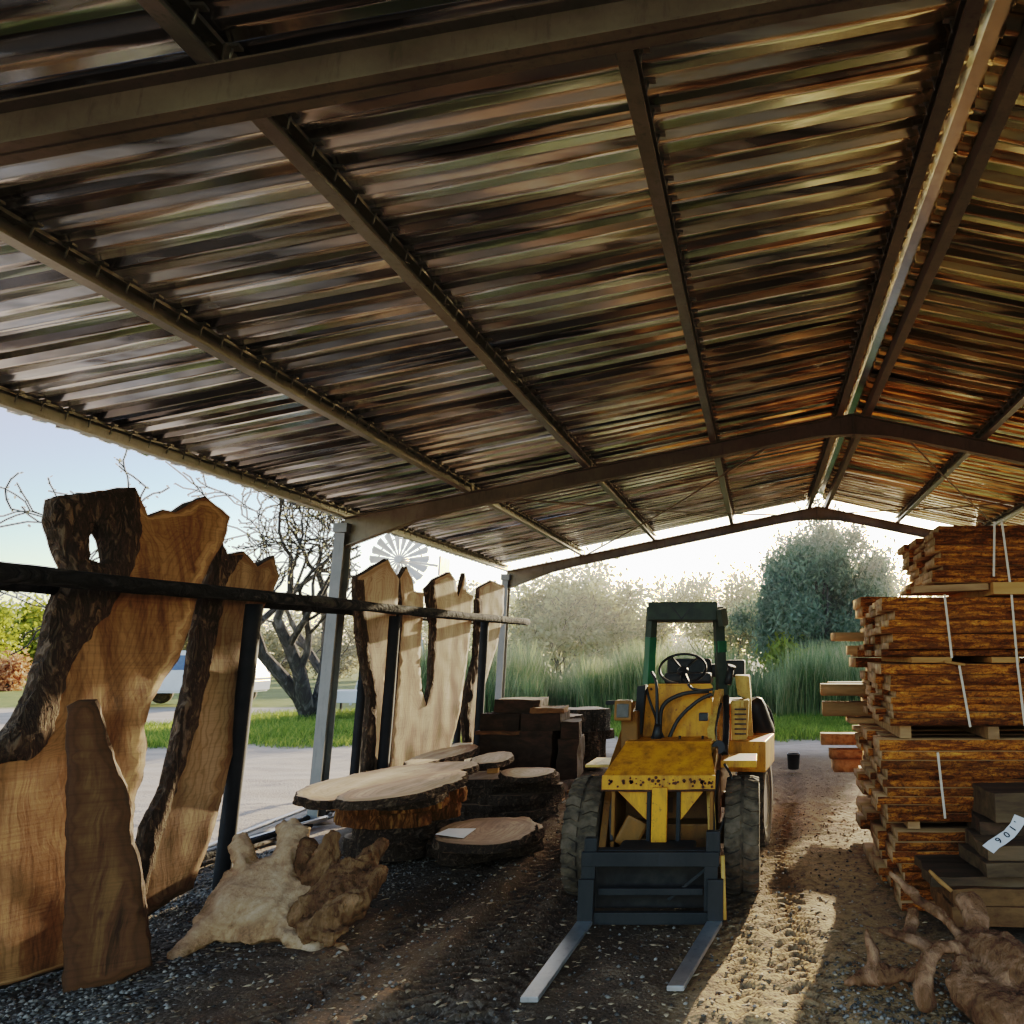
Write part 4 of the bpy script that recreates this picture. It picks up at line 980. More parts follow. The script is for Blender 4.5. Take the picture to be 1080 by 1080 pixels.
# ------------------------------------------------------------------ the yellow loader
LX = -.69
ld = thing("wheel_loader", "small worn yellow wheel loader with green roll bar and pallet forks lowered", "loader", (LX, 6.1, 0))
def P3(x, y_, z_): return Vector((x, y_, z_))
def wheel(cx_, cy_, r, w_, yaw=0, outer=1):
    c_ = Vector((cx_, cy_, r - .035)); ax = Vector((math.cos(R(yaw)), math.sin(R(yaw)), 0)) * outer
    b = MB(); b.lathe([(.05, w_ * .2), (.07, w_ * .34), (.10, w_ * .34), (.11, w_ * .22), (r * .50, w_ * .22), (r * .56, w_ * .46), (r * .60, w_ * .46), (r * .60, -w_ * .46), (r * .55, -w_ * .46), (.06, -w_ * .3)], c_, ax, 28)
    for k_ in range(5):
        a_ = 2 * math.pi * k_ / 5; o = ax.orthogonal().normalized(); q_ = ax.cross(o); b.tube([c_ + ax * w_ * .22 + (o * math.cos(a_) + q_ * math.sin(a_)) * .17, c_ + ax * w_ * .27 + (o * math.cos(a_) + q_ * math.sin(a_)) * .17], .013, 6, 1)
    wh = b.build("wheel", M_RIM, ld)
    b = MB(); rt = r * .965
    b.lathe([(r * .60, -w_ * .45), (r * .70, -w_ * .52), (r * .86, -w_ * .53), (rt * .975, -w_ * .46), (rt, -w_ * .3), (rt * 1.004, 0), (rt, w_ * .3), (rt * .975, w_ * .46), (r * .86, w_ * .53), (r * .70, w_ * .52), (r * .60, w_ * .45)], c_, ax, 48)
    o = Vector((0, 0, 1)); q_ = ax.cross(o); n_ = 26
    for k_ in range(n_):
        for sd_ in (-1, 1):
            a0 = 2 * math.pi * (k_ + (.5 if sd_ > 0 else 0)) / n_
            pr = lambda a, rr_, h_: c_ + ax * h_ * w_ + (o * math.cos(a) + q_ * math.sin(a)) * rr_
            da = 2 * math.pi / n_ * .33
            top, bot = [], []
            for (a, h_) in ((a0 - da, .05), (a0 + da, .05), (a0 + da * 1.9, .30), (a0 + da * 1.4, .51), (a0 - da * .4, .51), (a0 - da * .2, .30)):
                rr_ = r * (1.01 if h_ < .4 else .975); top.append(pr(a, rr_, h_ * sd_)); bot.append(pr(a, r * .93 if h_ < .4 else r * .88, h_ * sd_))
            va = [b.bm.verts.new(v) for v in top]; vb = [b.bm.verts.new(v) for v in bot]
            b.bm.faces.new(va)
            for i in range(6): b.bm.faces.new((va[i], va[(i + 1) % 6], vb[(i + 1) % 6], vb[i]))
    b.build("tyre", M_TYRE, wh); return wh
WR = .40
wheel(-.135, 5.98, WR, .23, 0, 1); wheel(-1.245, 5.98, WR, .23, 0, -1)
RY = 7                                    # rear frame is turned a little at the pivot
RP = Vector((LX, 6.75, 0))
def rr(x, y_, z_):                         # rear-frame local -> world
    a_ = R(-RY); dx, dy = x, y_; return Vector((RP.x + dx * math.cos(a_) - dy * math.sin(a_), RP.y + dx * math.sin(a_) + dy * math.cos(a_), z_))
p = rr(.56, .62, 0); wheel(p.x, p.y, WR + .005, .23, -RY, 1); p = rr(-.56, .62, 0); wheel(p.x, p.y, WR + .005, .23, -RY, -1)
rot_r = Euler((0, 0, R(-RY))).to_quaternion()
def rbox(b, x, y_, z_, s, bev=.008, extra=None): b.box(rr(x, y_, z_), s, rot_r, bev); return b
# axle and front frame
b = MB(); b.tube([P3(-1.2, 5.98, .37), P3(-.2, 5.98, .37)], .07, 12, 2); b.build("front_axle", M_YELD, ld)
b = MB(); p, q = rr(-.5, .62, .37), rr(.5, .62, .37); b.tube([p, q], .07, 12, 2); b.build("rear_axle", M_YELD, ld)
b = MB()
for s in (-1, 1):
    xs_ = LX + .015 + s * .335
    b.prism([P3(xs_ - .012, 5.58, .30), P3(xs_ - .012, 5.56, .80), P3(xs_ - .012, 5.95, .96), P3(xs_ - .012, 6.6, .96), P3(xs_ - .012, 6.7, .35)], (.024, 0, 0), bev=.004)
b.box((LX + .015, 6.3, .45), (.64, .5, .3), None, .01); b.box((LX + .015, 6.02, .62), (.645, .03, .62), None, .004)
b.build("front_frame", M_YELD, ld)
b = MB(); b.prism([P3(LX - .40, 5.56, .80), P3(LX + .375, 5.56, .80), P3(LX + .31, 5.98, .985), P3(LX - .31, 5.98, .985)], (0, .012, .03), bev=.004)
b.prism([P3(LX - .40, 5.552, .835), P3(LX - .40, 5.552, .735), P3(LX + .375, 5.552, .735), P3(LX + .375, 5.552, .835)], (0, .02, 0), bev=.003)
b.box((LX, 6.16, 1.0), (.64, .36, .024), None, .004)
b.build("cowl_plate", M_YEL, ld)
for x0_, x1_ in ((-.30, -.09), (.14, .30)):
    b = MB(); b.prism([P3(LX + x0_, 5.575, .735), P3(LX + x1_, 5.575, .735), P3(LX + (x1_ if x0_ < 0 else x0_), 5.575, .54)], (0, .014, 0), bev=.002); b.build("gusset", M_YEL, ld)
b = MB(); b.box((LX + .0, 5.55, .55), (.105, .05, .42), None, .006); b.build("tilt_cylinder_cover", M_YEL, ld)
b = MB()
for x_ in (-.075, .125): b.box((LX + x_, 5.58, .56), (.028, .05, .42), None, .004)
b.build("mast_rails", M_DARKST, ld)
b = MB(); b.box((LX + .025, 5.9, .38), (.62, .2, .18), None, .01); b.box((LX - .2, 5.62, .45), (.16, .05, .2), Euler((0, .5, .2)).to_quaternion(), .02); b.box((LX - .13, 5.66, .35), (.2, .06, .12), None, .02)
b.build("grimy_linkage", M_YELD, ld)
# rust speckle strip of bolts
b = MB(); rb_ = random.Random(4)
for i in range(60): q = P3(LX + rb_.uniform(-.38, .36), 5.55, .79 + rb_.gauss(0, .016)); b.tube([q, q + P3(0, -.006, 0)], rb_.uniform(.004, .013), 6, 1)
o = b.build("rust_flakes", M_RUST, ld); o["kind"] = "stuff"
# dashboard panel, console, steering
b = MB(); q = [at(683, 722, 6.35), at(751, 722, 6.35), at(752, 783, 6.15), at(668, 783, 6.15), at(672, 745, 6.3)]
b.prism(q, (0, .03, .01), bev=.01); b.build("dash_panel", M_YEL, ld)
b = MB(); b.prism([at(655, 752, 6.0), at(672, 750, 6.0), at(672, 790, 5.85), at(655, 792, 5.85)], (0, .32, .0), bev=.008); b.build("side_console", M_YELD, ld)
b = MB(); b.prism([at(672, 724, 6.2), at(681, 722, 6.2), at(676, 775, 6.05), at(668, 778, 6.05)], (0, .1, 0), bev=.004); b.build("side_cowl", M_DARKST, ld)
lp = thing; b = MB(); c_ = at(658, 749, 5.9); b.box(c_, (.13, .10, .15), None, .012); hl = b.build("headlight", M_YELD, ld)
b = MB(); b.box(c_ + Vector((0, -.052, 0)), (.09, .012, .10), None, .004); b.build("lens", M_GREYGL, hl)
b = MB(); c_ = at(742, 756, 5.95); b.box(c_, (.07, .06, .06), None, .008); b.build("headlight", M_BLACK, ld)
b = MB(); b.box(at(649, 741, 6.0), (.14, .05, .03), None, .004); b.build("lamp_bracket", M_DARKST, ld)
for pts, rad in (([at(696, 775, 6.1), at(699, 745, 6.18), at(720, 732, 6.2), at(748, 729, 6.22)], .016), ([at(705, 780, 6.1), at(716, 758, 6.15), at(735, 740, 6.18), at(751, 732, 6.2)], .015),
                 ([at(726, 722, 6.3), at(730, 726, 6.2), at(740, 728, 6.2), at(752, 727, 6.2)], .011), ([at(700, 780, 6.05), at(690, 752, 6.15), at(684, 735, 6.2), at(682, 724, 6.3)], .010)):
    b = MB(); b.tube(pts, rad, 8, 6); b.build("hydraulic_hose", M_HOSE, ld)
b = MB(); b.tube([at(692, 782, 6.0), at(693, 745, 6.1), at(692, 720, 6.15), at(687, 709, 6.2)], [.016, .014, .011, .012], 8, 5); b.tube([at(692, 782, 6.0), at(694, 765, 6.0)], [.045, .028], 8, 2); b.build("lever", M_BLACK, ld)
for u in (688, 717, 741): b = MB(); b.tube([at(u, 784, 5.95), at(u, 776, 5.97)], .009, 6, 1); b.build("pedal_pin", M_BLACK, ld)
swc = at(720, 705, 6.75); swn = Vector((0, -.62, .78)).normalized(); sx_ = Vector((1, 0, 0)); sy_ = swn.cross(sx_)
b = MB(); ring = [swc + (sx_ * math.cos(t) + sy_ * math.sin(t) * 1.0) * .20 for t in np.linspace(0, 2 * math.pi, 33)]; b.tube(ring, .0115, 8, 1, cap=False)
for t in (2.2, .9, -1.57): b.tube([swc - swn * .02, swc + (sx_ * math.cos(t) + sy_ * math.sin(t)) * .2], .010, 6, 2)
b.lathe([(.045, -.02), (.05, 0), (.03, .02)], swc - swn * .02, swn, 16); b.build("steering_wheel", M_BLACK, ld)
b = MB(); b.tube([swc - swn * .03, at(728, 728, 6.5)], .022, 8, 2); b.build("steering_column", M_BLACK, ld)
b = MB(); b.box(at(727, 715, 7.1), (.42, .36, .10), None, .03); b.box(at(727, 708, 7.35), (.42, .09, .24), None, .03); b.build("seat", M_BLACK, ld)
# roll-over frame
for u0, u1, mt in ((688, 682, M_GREEN), (757, 763, M_GREEN)):
    b = MB(); b.bar(at(u0, 640, 6.95), at(u1, 760, 6.8), .065, .085); b.build("roll_bar_post", mt, ld)
b = MB(); b.bar(at(686.5, 672, 6.89), at(683, 735, 6.82), .069, .089); b.build("roll_bar_sleeve", M_GREENB, ld)
b = MB(); b.bar(at(759.7, 676, 6.90), at(760, 688, 6.885), .069, .089); b.build("roll_bar_sleeve", M_GREENB, ld)
b = MB(); a_, c_ = at(684, 634, 6.9), at(757, 633, 6.9); zt = a_.z; b.box(((a_.x + c_.x) / 2, a_.y + .22, zt - .09), (c_.x - a_.x, .5, .165), None, .012)
cp = b.build("canopy", M_GREEN, ld)
b = MB(); yq = a_.y - .034
b.bar((a_.x + .19, yq, zt - .02), (a_.x + .30, yq, zt - .16), .012, .006, (0, 1, 0), .001); b.bar((a_.x + .41, yq, zt - .02), (a_.x + .30, yq, zt - .16), .012, .006, (0, 1, 0), .001); b.build("brace", M_BLACK, cp)
b = MB(); b.bar(at(761, 642, 6.8), at(763, 660, 6.8), .05, .09); b.build("hinge_plate", M_GREEN, ld)
# lift arms
def arm(path, w_, h_, mat, nm="lift_arm"):
    b = MB()
    for a_, c_ in zip(path[:-1], path[1:]):
        d = (c_ - a_).normalized() * h_ * .3; b.bar(a_ - d, c_ + d, h_, w_, (1, 0, 0), .006)
    return b.build(nm, mat, ld)
arm([at(757, 735, 6.55), at(750, 775, 6.1), at(753, 800, 5.85), at(749, 830, 5.55), at(752, 892, 5.3)], .055, .10, M_YELP)
arm([at(668, 745, 6.5), at(655, 785, 6.05), at(645, 815, 5.75), at(641, 850, 5.5), at(636, 895, 5.3)], .05, .08, M_YELD)
b = MB(); b.tube([at(766, 735, 6.6), at(766, 770, 6.3), at(764, 795, 6.1)], .028, 10, 3); b.tube([at(756, 788, 6.0), at(758, 788, 5.9)], .05, 12, 1); b.build("lift_cylinder", M_BLACK, ld)
b = MB(); b.bar(at(760, 728, 6.7), at(762, 790, 6.4), .05, .06); b.build("upright", M_YELP, ld)
# weld beads, bolt heads, grille and chipped edges
b = MB()
for u_, v_, F_ in ((687, 727, 6.28), (748, 735, 6.27), (675, 776, 6.12), (748, 776, 6.13), (690, 800, 5.75), (735, 800, 5.75), (660, 812, 5.55), (742, 812, 5.55)):
    q = at(u_, v_, F_); b.tube([q, q + P3(0, -.014, .004)], .011, 6, 1)
o = b.build("bolt_heads", M_RUST, ld); o["kind"] = "stuff"
b = MB(); b.tube([P3(LX - .40, 5.545, .738), P3(LX - .1, 5.545, .736), P3(LX + .375, 5.545, .739)], .008, 6, 8, .5, 3); b.build("chipped_edge", M_RUST, ld)
for i, (p_, q_) in enumerate((((754, 812, 5.7), (749, 880, 5.32)), ((757, 742, 6.45), (752, 790, 5.95)), ((648, 822, 5.62), (642, 885, 5.3)))):
    b = MB(); b.tube([at(*p_) + P3(.03, -.05, 0), at((p_[0] + q_[0]) / 2 - 3, (p_[1] + q_[1]) / 2, (p_[2] + q_[2]) / 2) + P3(.03, -.07, 0), at(*q_) + P3(.03, -.05, 0)], .012, 8, 5); b.build("hydraulic_hose", M_HOSE, ld)
b = MB()
for i in range(6): b.box(at(781, 748 + i * 5.2, 6.57), (.10, .006, .012), None, .001)
b.build("grille", M_BLACK, ld)
b = MB(); b.tube([at(768, 722, 6.8), at(771, 705, 6.85)], .03, 10, 2); b.tube([at(771, 705, 6.85), at(772, 702, 6.85)], .036, 10, 1); b.build("filler_cap", M_BLACK, ld)
b = MB(); b.tube([at(764, 806, 5.6), at(772, 822, 5.65), at(768, 850, 5.5), at(758, 880, 5.3)], .010, 8, 5); b.build("hydraulic_hose", M_HOSE, ld)
b = MB(); b.box(at(704, 849, 5.44), (.075, .004, .10), None, 0); b.build("worn_patch", M_RUST, ld)
# mudguards
for (u0, u1, v, F_, dpt, mt, lb) in ((760, 798, 806, 5.75, .42, M_YEL, 1), (617, 642, 808, 5.8, .42, M_YELP, 0)):
    a_, c_ = at(u0, v, F_), at(u1, v, F_); b = MB(); b.box(((a_.x + c_.x) / 2, a_.y + dpt / 2, a_.z), (c_.x - a_.x, dpt, .05 if lb else .02), None, .005); b.build("mudguard", mt, ld)
a_, c_ = at(773, 815, 6.4), at(813, 815, 6.4); t_ = at(773, 783, 6.4); b = MB(); b.box(((a_.x + c_.x) / 2, a_.y + .38, (a_.z + t_.z) / 2), (c_.x - a_.x, .7, t_.z - a_.z), rot_r, .01); b.build("mudguard", M_YEL, ld)
b = MB(); rbox(b, -.44, .55, .86, (.22, .8, .04)); b.build("mudguard", M_YELD, ld)
# rear body
b = MB(); rbox(b, -.08, .75, .62, (.72, 1.1, .42), .02); b.build("rear_frame", M_YELD, ld)
b = MB(); rbox(b, -.02, .95, 1.0, (.74, .85, .44), .03); b.build("engine_hood", M_YEL, ld)
b = MB(); b.prism([at(770, 740, 6.6), at(790, 738, 6.6), at(788, 780, 6.6), at(772, 782, 6.6)], (0, .35, 0), bev=.008); b.box(at(783, 743, 6.58), (.03, .03, .05), None, .005); b.build("side_tank", M_YELP, ld)
b = MB(); b.prism([at(775, 712, 6.9), at(790, 713, 6.9), at(792, 738, 6.9), at(794, 780, 6.9), at(788, 780, 6.9), at(786, 736, 6.9), at(778, 733, 6.9)], (0, .5, 0), bev=.005); b.build("side_panel", M_YELP, ld)
b = MB(); b.box(at(776, 705, 7.5), (.18, .3, .16), None, .02); b.box(at(752, 707, 7.5), (.26, .3, .12), None, .02); b.build("air_cleaner", M_BLACK, ld)
b = MB(); c_ = at(801, 758, 7.3); b.lathe([(.05, -.2), (.09, -.17), (.10, -.1), (.10, .12), (.09, .17), (.04, .2)], c_, Vector((.35, .2, -.9)), 18); b.build("muffler", M_BLACK, ld)
b = MB(); b.tube([at(795, 740, 7.3), at(804, 742, 7.4), at(812, 752, 7.4), at(815, 765, 7.4)], .02, 8, 4); b.build("hydraulic_hose", M_HOSE, ld)
# fork carriage
CY = (1375 / (979 - 690) + .297) / CT
cl, cr = at(611, 940, 4.76).x, at(758, 940, 4.76).x
zt, zb = .445, .02
b = MB(); b.box(((cl + cr) / 2, CY, zt - .045), (cr - cl, .045, .085), None, .005)
b.box(((cl + cr) / 2, CY, zb + .04), (cr - cl, .045, .07), None, .005)
for x_ in (cl + .045, cr - .05): b.box((x_, CY, (zt + zb) / 2), (.085, .04, zt - zb - .16), None, .004)
b.build("fork_carriage", M_DARKST, ld)
b = MB(); b.box(((cl + cr) / 2, CY + .16, .25), (cr - cl - .12, .03, .36), None, .01); b.box((LX, CY + .32, .30), (.5, .3, .22), None, .02); b.build("bottom_linkage", M_RUSTD, ld)
b = MB()
b.box(((cl + cr) / 2, CY + .05, .20), (cr - cl - .2, .05, .04), None, .004); b.box(((cl + cr) / 2 - .02, CY + .06, .425), (.72, .06, .04), None, .006)
b.bar((cr - .05, CY + .03, .36), (cr - .32, CY + .08, .14), .02, .02); b.box((cl + .05, CY + .03, .47), (.08, .06, .10), None, .01); b.box((cr - .04, CY + .03, .49), (.09, .06, .14), None, .01)
b.build("carriage_frame", M_DARKST, ld)
for s in (-1, 1):
    x0_ = cl + .04 if s < 0 else cr - .02; x1_ = at(558, 1058, 3.74).x if s < 0 else at(712, 1046, 3.86).x; y1_ = gnd(558, 1058).y if s < 0 else gnd(712, 1046).y
    b = MB(); wd = .048
    yb_ = CY - .02
    b.prism([P3(x0_ - wd, yb_, .055), P3(x0_ + wd, yb_, .055), P3(x1_ + wd * .9, y1_, .026), P3(x1_ - wd * .9, y1_, .026)], (0, 0, -.024), bev=.003)
    fk = b.build("fork", M_FORK, ld); b = MB(); b.box((x0_, CY - .03, .16), (wd * 2, .03, .26), None, .004); b.build("shank", M_DARKST, fk)
b = MB(); b.tube([P3(cr + .02, CY, .42), P3(cr + .035, CY, .05)], .014, 8, 2); b.build("rod", M_YELP, ld)

# ------------------------------------------------------------------ vegetation
def leaf_mesh(P, size, seed, elong=1.8, up=0.0, hvar=None):
    r = np.random.default_rng(seed); n = len(P); P = np.asarray(P)
    a = r.normal(size=(n, 3)); a[:, 2] += up; a /= np.linalg.norm(a, axis=1, keepdims=True)
    c = r.normal(size=(n, 3)); c -= a * np.sum(a * c, 1, keepdims=True); c /= np.linalg.norm(c, axis=1, keepdims=True)
    s = size * r.uniform(.6, 1.4, (n, 1)); L, W = a * s * elong * .5, c * s * .5
    V = np.stack([P - L, P + W, P + L, P - W], 1).reshape(-1, 3); Q = np.arange(4 * n).reshape(-1, 4)
    me = np_mesh("crown", V, Q)
    h = np.repeat(np.clip((hvar if hvar is not None else r.random(n)) , 0, 1), 4)
    at_ = me.attributes.new("h", "FLOAT", "POINT"); at_.data.foreach_set("value", h.astype(np.float32)); return me
CLIP = None
def grow(base, d, L, rad, levels, rng, spread=.6, ratio=.72, up=.1, kids=(2, 3), segs=None, tips=None, wob=.22):
    """recursive branching; returns list of polylines (pts, radii) and twig points"""
    if segs is None: segs, tips = [], []
    p = Vector(base); d = Vector(d).normalized(); pts, rads = [p.copy()], [rad]; n = 4; cut = False
    for i in range(n):
        d = (d + Vector((rng.gauss(0, wob), rng.gauss(0, wob), rng.gauss(0, wob) + up))).normalized(); p = p + d * L / n
        pts.append(p.copy()); rads.append(rad * (1 - .42 * (i + 1) / n))
        if CLIP and CLIP(p): cut = True; break
        if levels <= 2: tips.append((p.copy(), levels))
    segs.append((pts, rads))
    if levels > 0 and not cut:
        k_ = rng.randint(*kids)
        for i in range(k_):
            ax = d.orthogonal().normalized(); ax.rotate(Matrix.Rotation(rng.uniform(0, 2 * math.pi), 3, d)); nd = (d + ax * rng.uniform(spread * .6, spread * 1.3)).normalized()
            st = pts[rng.choice([2, 3, 4])] if i else pts[-1]
            grow(st, nd, L * ratio * rng.uniform(.75, 1.2), rads[-1] * .78, levels - 1, rng, spread, ratio, up, kids, segs, tips, wob)
    return segs, tips
def tube_mesh(segs, n=6, minr=0.0):
    V, Q = [], []
    for pts, rads in segs:
        base = len(V); x = None; m = len(pts)
        for i in range(m):
            t = (pts[min(i + 1, m - 1)] - pts[max(i - 1, 0)]).normalized()
            x = t.orthogonal() if x is None else x - t * x.dot(t)
            x.normalize(); y_ = t.cross(x)
            for j in range(n):
                a = 2 * math.pi * j / n; V.append(pts[i] + (x * math.cos(a) + y_ * math.sin(a)) * max(rads[i], minr))
        for i in range(m - 1):
            for j in range(n): Q.append((base + i * n + j, base + i * n + (j + 1) % n, base + (i + 1) * n + (j + 1) % n, base + (i + 1) * n + j))
    return np_mesh("trunk", [tuple(v) for v in V], Q)
def tree(name, label, base, stems, leafmat, seed, H=5, levels=4, leaves=10, lsize=.1, lrad=.25, spread=.6, up=.1, ratio=.72, rad=.1, barkm=None, group=None, minr=.006, kids=(2, 3), elong=1.8, wob=.22, lup=0, umax=None):
    rng = random.Random(seed); base = Vector(base); base.z = gz(base.x, base.y) - .05
    t = thing(name, label, "tree", tuple(base), group); segs, tips = [], []
    global CLIP
    CLIP = (lambda p_: PPX + F_PX * p_.x / (p_.y * CT + (p_.z - HC) * ST) > umax) if umax else None
    for d, L, r_ in stems: grow(base, d, L * H, r_, levels, rng, spread, ratio, up, kids, segs, tips, wob)
    link_mesh("trunk", tube_mesh(segs, 6, minr), barkm or M_TWIG, t, smooth=True)
    r = np.random.default_rng(seed); T = np.array([tuple(p_) for p_, l in tips])
    if leaves:
        P_ = np.repeat(T, leaves, 0) + r.normal(size=(len(T) * leaves, 3)) * lrad
        cl_ = np.repeat(r.random(len(T)), leaves) * .7 + r.random(len(P_)) * .3
        link_mesh("crown", leaf_mesh(P_, lsize, seed, elong, lup, cl_), leafmat, t)
    return t
# bare spreading tree beyond the open side
base = gnd(328, 757)
tree("bare_tree", "grey twisted bare tree spreading over the lawn beside the road", base, [((-1.15, .1, .75), .30, .20), ((-.35, -.2, 1.0), .30, .22), ((.28, -.1, 1.0), .26, .27)], M_LOLIVE, 23, 9.6, 6, 1, .042, .03, .70, .03, .77, .24, M_BARKG, None, .014, (2, 3), 1.5, .26, 0, 378)
# pale trees behind the reeds
TG = "pale trees behind the reeds"
for i, (u, F_, hh, lb, sd) in enumerate(((585, 30, 4.4, "pale leafy tree leftmost behind the reeds, beside the far shed post", 31), (618, 31, 4.2, "pale many-stemmed tree in the middle of the reeds' backdrop", 33), (655, 33, 3.7, "small pale tree with bent stems left of the loader", 35),
                                   (738, 34, 4.5, "pale tree rising behind the loader's roll bar", 37), (775, 33, 3.9, "thin pale tree between loader and dark tree", 39), (935, 31, 5.0, "pale feathery tree right of the dark tree", 41), (565, 38, 4.0, "distant pale tree past the end of the rack", 43))):
    b_ = at(u, 730, F_)
    tree("small_tree", lb, (b_.x, b_.y, 0), [((-.35, 0, 1), .30, .09), ((.3, .1, 1), .30, .085), ((.02, -.2, 1), .34, .08)], M_LPALE, sd, hh * 1.15, 5, 4, .11, .30, .55, .10, .74, .09, M_TWIG, TG, .01)
# dense dark tree
def clump_tree(name, label, base, crown, leafmat, seed, ncl, nl, lsize, sig, group=None, cat="tree", elong=2.6, lup=.9, trunk_r=.16):
    base = Vector(base); base.z = gz(base.x, base.y) - .05; t = thing(name, label, cat, tuple(base), group); r = np.random.default_rng(seed); rng = random.Random(seed)
    cs = []
    cx_, cy_, cz_, rx_, ry_, rz_ = crown
    while len(cs) < ncl:
        v = r.normal(size=3); v /= np.linalg.norm(v); v *= r.uniform(.35, 1.0) ** .5
        k_ = 1 + .45 * noise.noise(Vector(v * 2.2) + Vector((seed, 0, 0)))
        p_ = np.array((base.x + cx_ + v[0] * rx_ * k_, base.y + cy_ + v[1] * ry_ * k_, cz_ + v[2] * rz_ * k_))
        if p_[2] > base.z + .15: cs.append(p_)
    cs = np.array(cs); segs = []
    for c_ in cs[: max(10, ncl // 3)]:
        p0 = base + Vector((rng.uniform(-.1, .1), rng.uniform(-.1, .1), rng.uniform(.0, 1.0))); p2 = Vector(c_); pm = p0.lerp(p2, .5) + Vector((rng.gauss(0, .2), rng.gauss(0, .2), .1))
        segs.append((catmull([p0, pm, p2], 3), list(np.linspace(trunk_r * rng.uniform(.3, .6), .012, 7))))
    segs.append(([base, base + Vector((.05, 0, .6)), base + Vector((0, .05, cz_ * .8))], [trunk_r, trunk_r * .85, trunk_r * .4]))
    link_mesh("trunk", tube_mesh(segs, 6), M_TWIG, t, smooth=True)
    k_ = r.integers(0, ncl, nl); s_ = sig * r.uniform(.5, 1.3, ncl)
    P_ = cs[k_] + r.normal(size=(nl, 3)) * s_[k_][:, None] * np.array((1, 1, 1.25))
    hv = np.clip(r.random(ncl)[k_] * .6 + r.random(nl) * .4, 0, 1); keep = P_[:, 2] > base.z + .05
    link_mesh("crown", leaf_mesh(P_[keep], lsize, seed, elong, lup, hv[keep]), leafmat, t); return t
b_ = at(868, 730, 27)
clump_tree("dense_tree", "big dense grey-green tree behind the reeds", (b_.x, b_.y, 0), (0, 0, 3.7, 2.3, 2.0, 2.8), M_LDARK, 51, 120, 76000, .062, .31, None, "tree", 3.2, .9)
b_ = at(835, 745, 25.5)
clump_tree("leafy_bush", "yellowish bush at the foot of the big dark tree", (b_.x, b_.y, 0), (0, 0, .9, .8, .6, .8), M_LYEL, 53, 24, 4000, .10, .25, None, "bush")
for i, (u, v, F_, h_, wd_, mt, lb) in enumerate(((22, 700, 44, 4.4, 3.6, M_LYEL, "bright yellow-green tree behind the fence"), (-40, 700, 40, 4.0, 3.0, M_LYEL, "yellow-green tree half out of view at the edge"), (8, 705, 36, 1.3, 1.1, M_LORANGE, "orange leaved shrub by the fence"),
        (75, 700, 60, 3.6, 4.5, M_LOLIVE, "dull olive thicket behind the yellow-green tree"), (170, 700, 60, 4.2, 4.0, M_LOLIVE, "dull olive tree behind the parked car"), (240, 700, 62, 4.0, 4.2, M_LOLIVE, "dry olive tree behind the bare tree's left limb"),
        (300, 702, 58, 4.3, 3.8, M_LOLIVE, "dry olive tree behind the bare tree's trunk"), (355, 702, 55, 3.8, 3.6, M_LOLIVE, "dry olive tree behind the white table"), (420, 705, 52, 3.6, 3.4, M_LOLIVE, "olive tree behind the windmill tower"),
        (480, 705, 50, 5.6, 3.8, M_LPALE, "pale tall tree behind the wishbone slab"), (530, 705, 48, 5.4, 3.2, M_LPALE, "pale tree behind the slim slab"), (715, 705, 60, 3.4, 5.0, M_LPALE, "hazy pale thicket far behind the loader"), (1010, 705, 40, 5.6, 3.5, M_LPALE, "pale tree behind the timber stack"),
        (610, 705, 58, 3.6, 4.2, M_LPALE, "hazy distant tree behind the pale many-stemmed tree"))):
    b_ = at(u, v + 20, F_)
    clump_tree("shrub" if h_ < 2 else "far_tree", lb, (b_.x, b_.y, 0), (0, 0, h_ * .55, wd_ * .55, wd_ * .5, h_ * .5), mt, 60 + i, 44 if h_ > 2 else 20, 7000 if h_ > 2 else 2500, .14 if h_ > 2 else .10, .42 if h_ > 2 else .2, "scrub trees in the distance" if h_ > 2 else None, "tree" if h_ > 2 else "shrub", 1.8, .2)
# reeds and grass
def blades(name, pts, hgt, wid, seed, mat, lean=.25, hj=.35):
    r = np.random.default_rng(seed); n = len(pts); P_ = np.asarray(pts); h = hgt * r.uniform(1 - hj, 1 + hj, n) * np.clip(1 + 1.3 * vnoise(P_[:, 0], P_[:, 1], .55, seed) + .8 * vnoise(P_[:, 0], P_[:, 1], 1.7, seed + 1), .7, 1.2)
    a = r.uniform(0, 2 * math.pi, n); dx, dy = np.cos(a), np.sin(a); ln = r.normal(0, lean, (n, 2)) * h[:, None]
    w_ = wid * r.uniform(.6, 1.4, n)
    m = P_ + np.stack([ln[:, 0] * .35, ln[:, 1] * .35, h * .6], 1); tp = P_ + np.stack([ln[:, 0], ln[:, 1], h], 1); o = np.stack([dx * w_, dy * w_, 0 * w_], 1)
    V = np.stack([P_ - o, P_ + o, m + o * .8, m - o * .8, tp + o * .12, tp - o * .12], 1).reshape(-1, 3); i_ = np.arange(n)[:, None] * 6
    Q = np.concatenate([i_ + np.array([[0, 1, 2, 3]]), i_ + np.array([[3, 2, 4, 5]])], 0)
    me = np_mesh(name, V, Q); at_ = me.attributes.new("h", "FLOAT", "POINT"); at_.data.foreach_set("value", np.repeat(r.random(n), 6).astype(np.float32))
    return tag(link_mesh(name, me, mat), kind="stuff")
r = np.random.default_rng(5)
n = 70000; x = r.uniform(-9.5, 6, n); y_ = 20.3 + 6.5 * r.random(n) ** 1.6 + .5 * np.sin(x * 1.1)
keep = vnoise(x, y_, .9, 31) > -.18; x, y_ = x[keep], y_[keep]
blades("reeds", np.stack([x, y_, ground_z(x, y_)], 1), 1.2, .010, 6, M_REED, .12, .5)
n = 90000; x = np.concatenate([r.uniform(-15, -4.5, n // 2), r.uniform(-6, 6, n // 2)]); y_ = np.concatenate([14.2 + 9 * r.random(n // 2) ** 1.3, 15.0 + 6 * r.random(n // 2)])
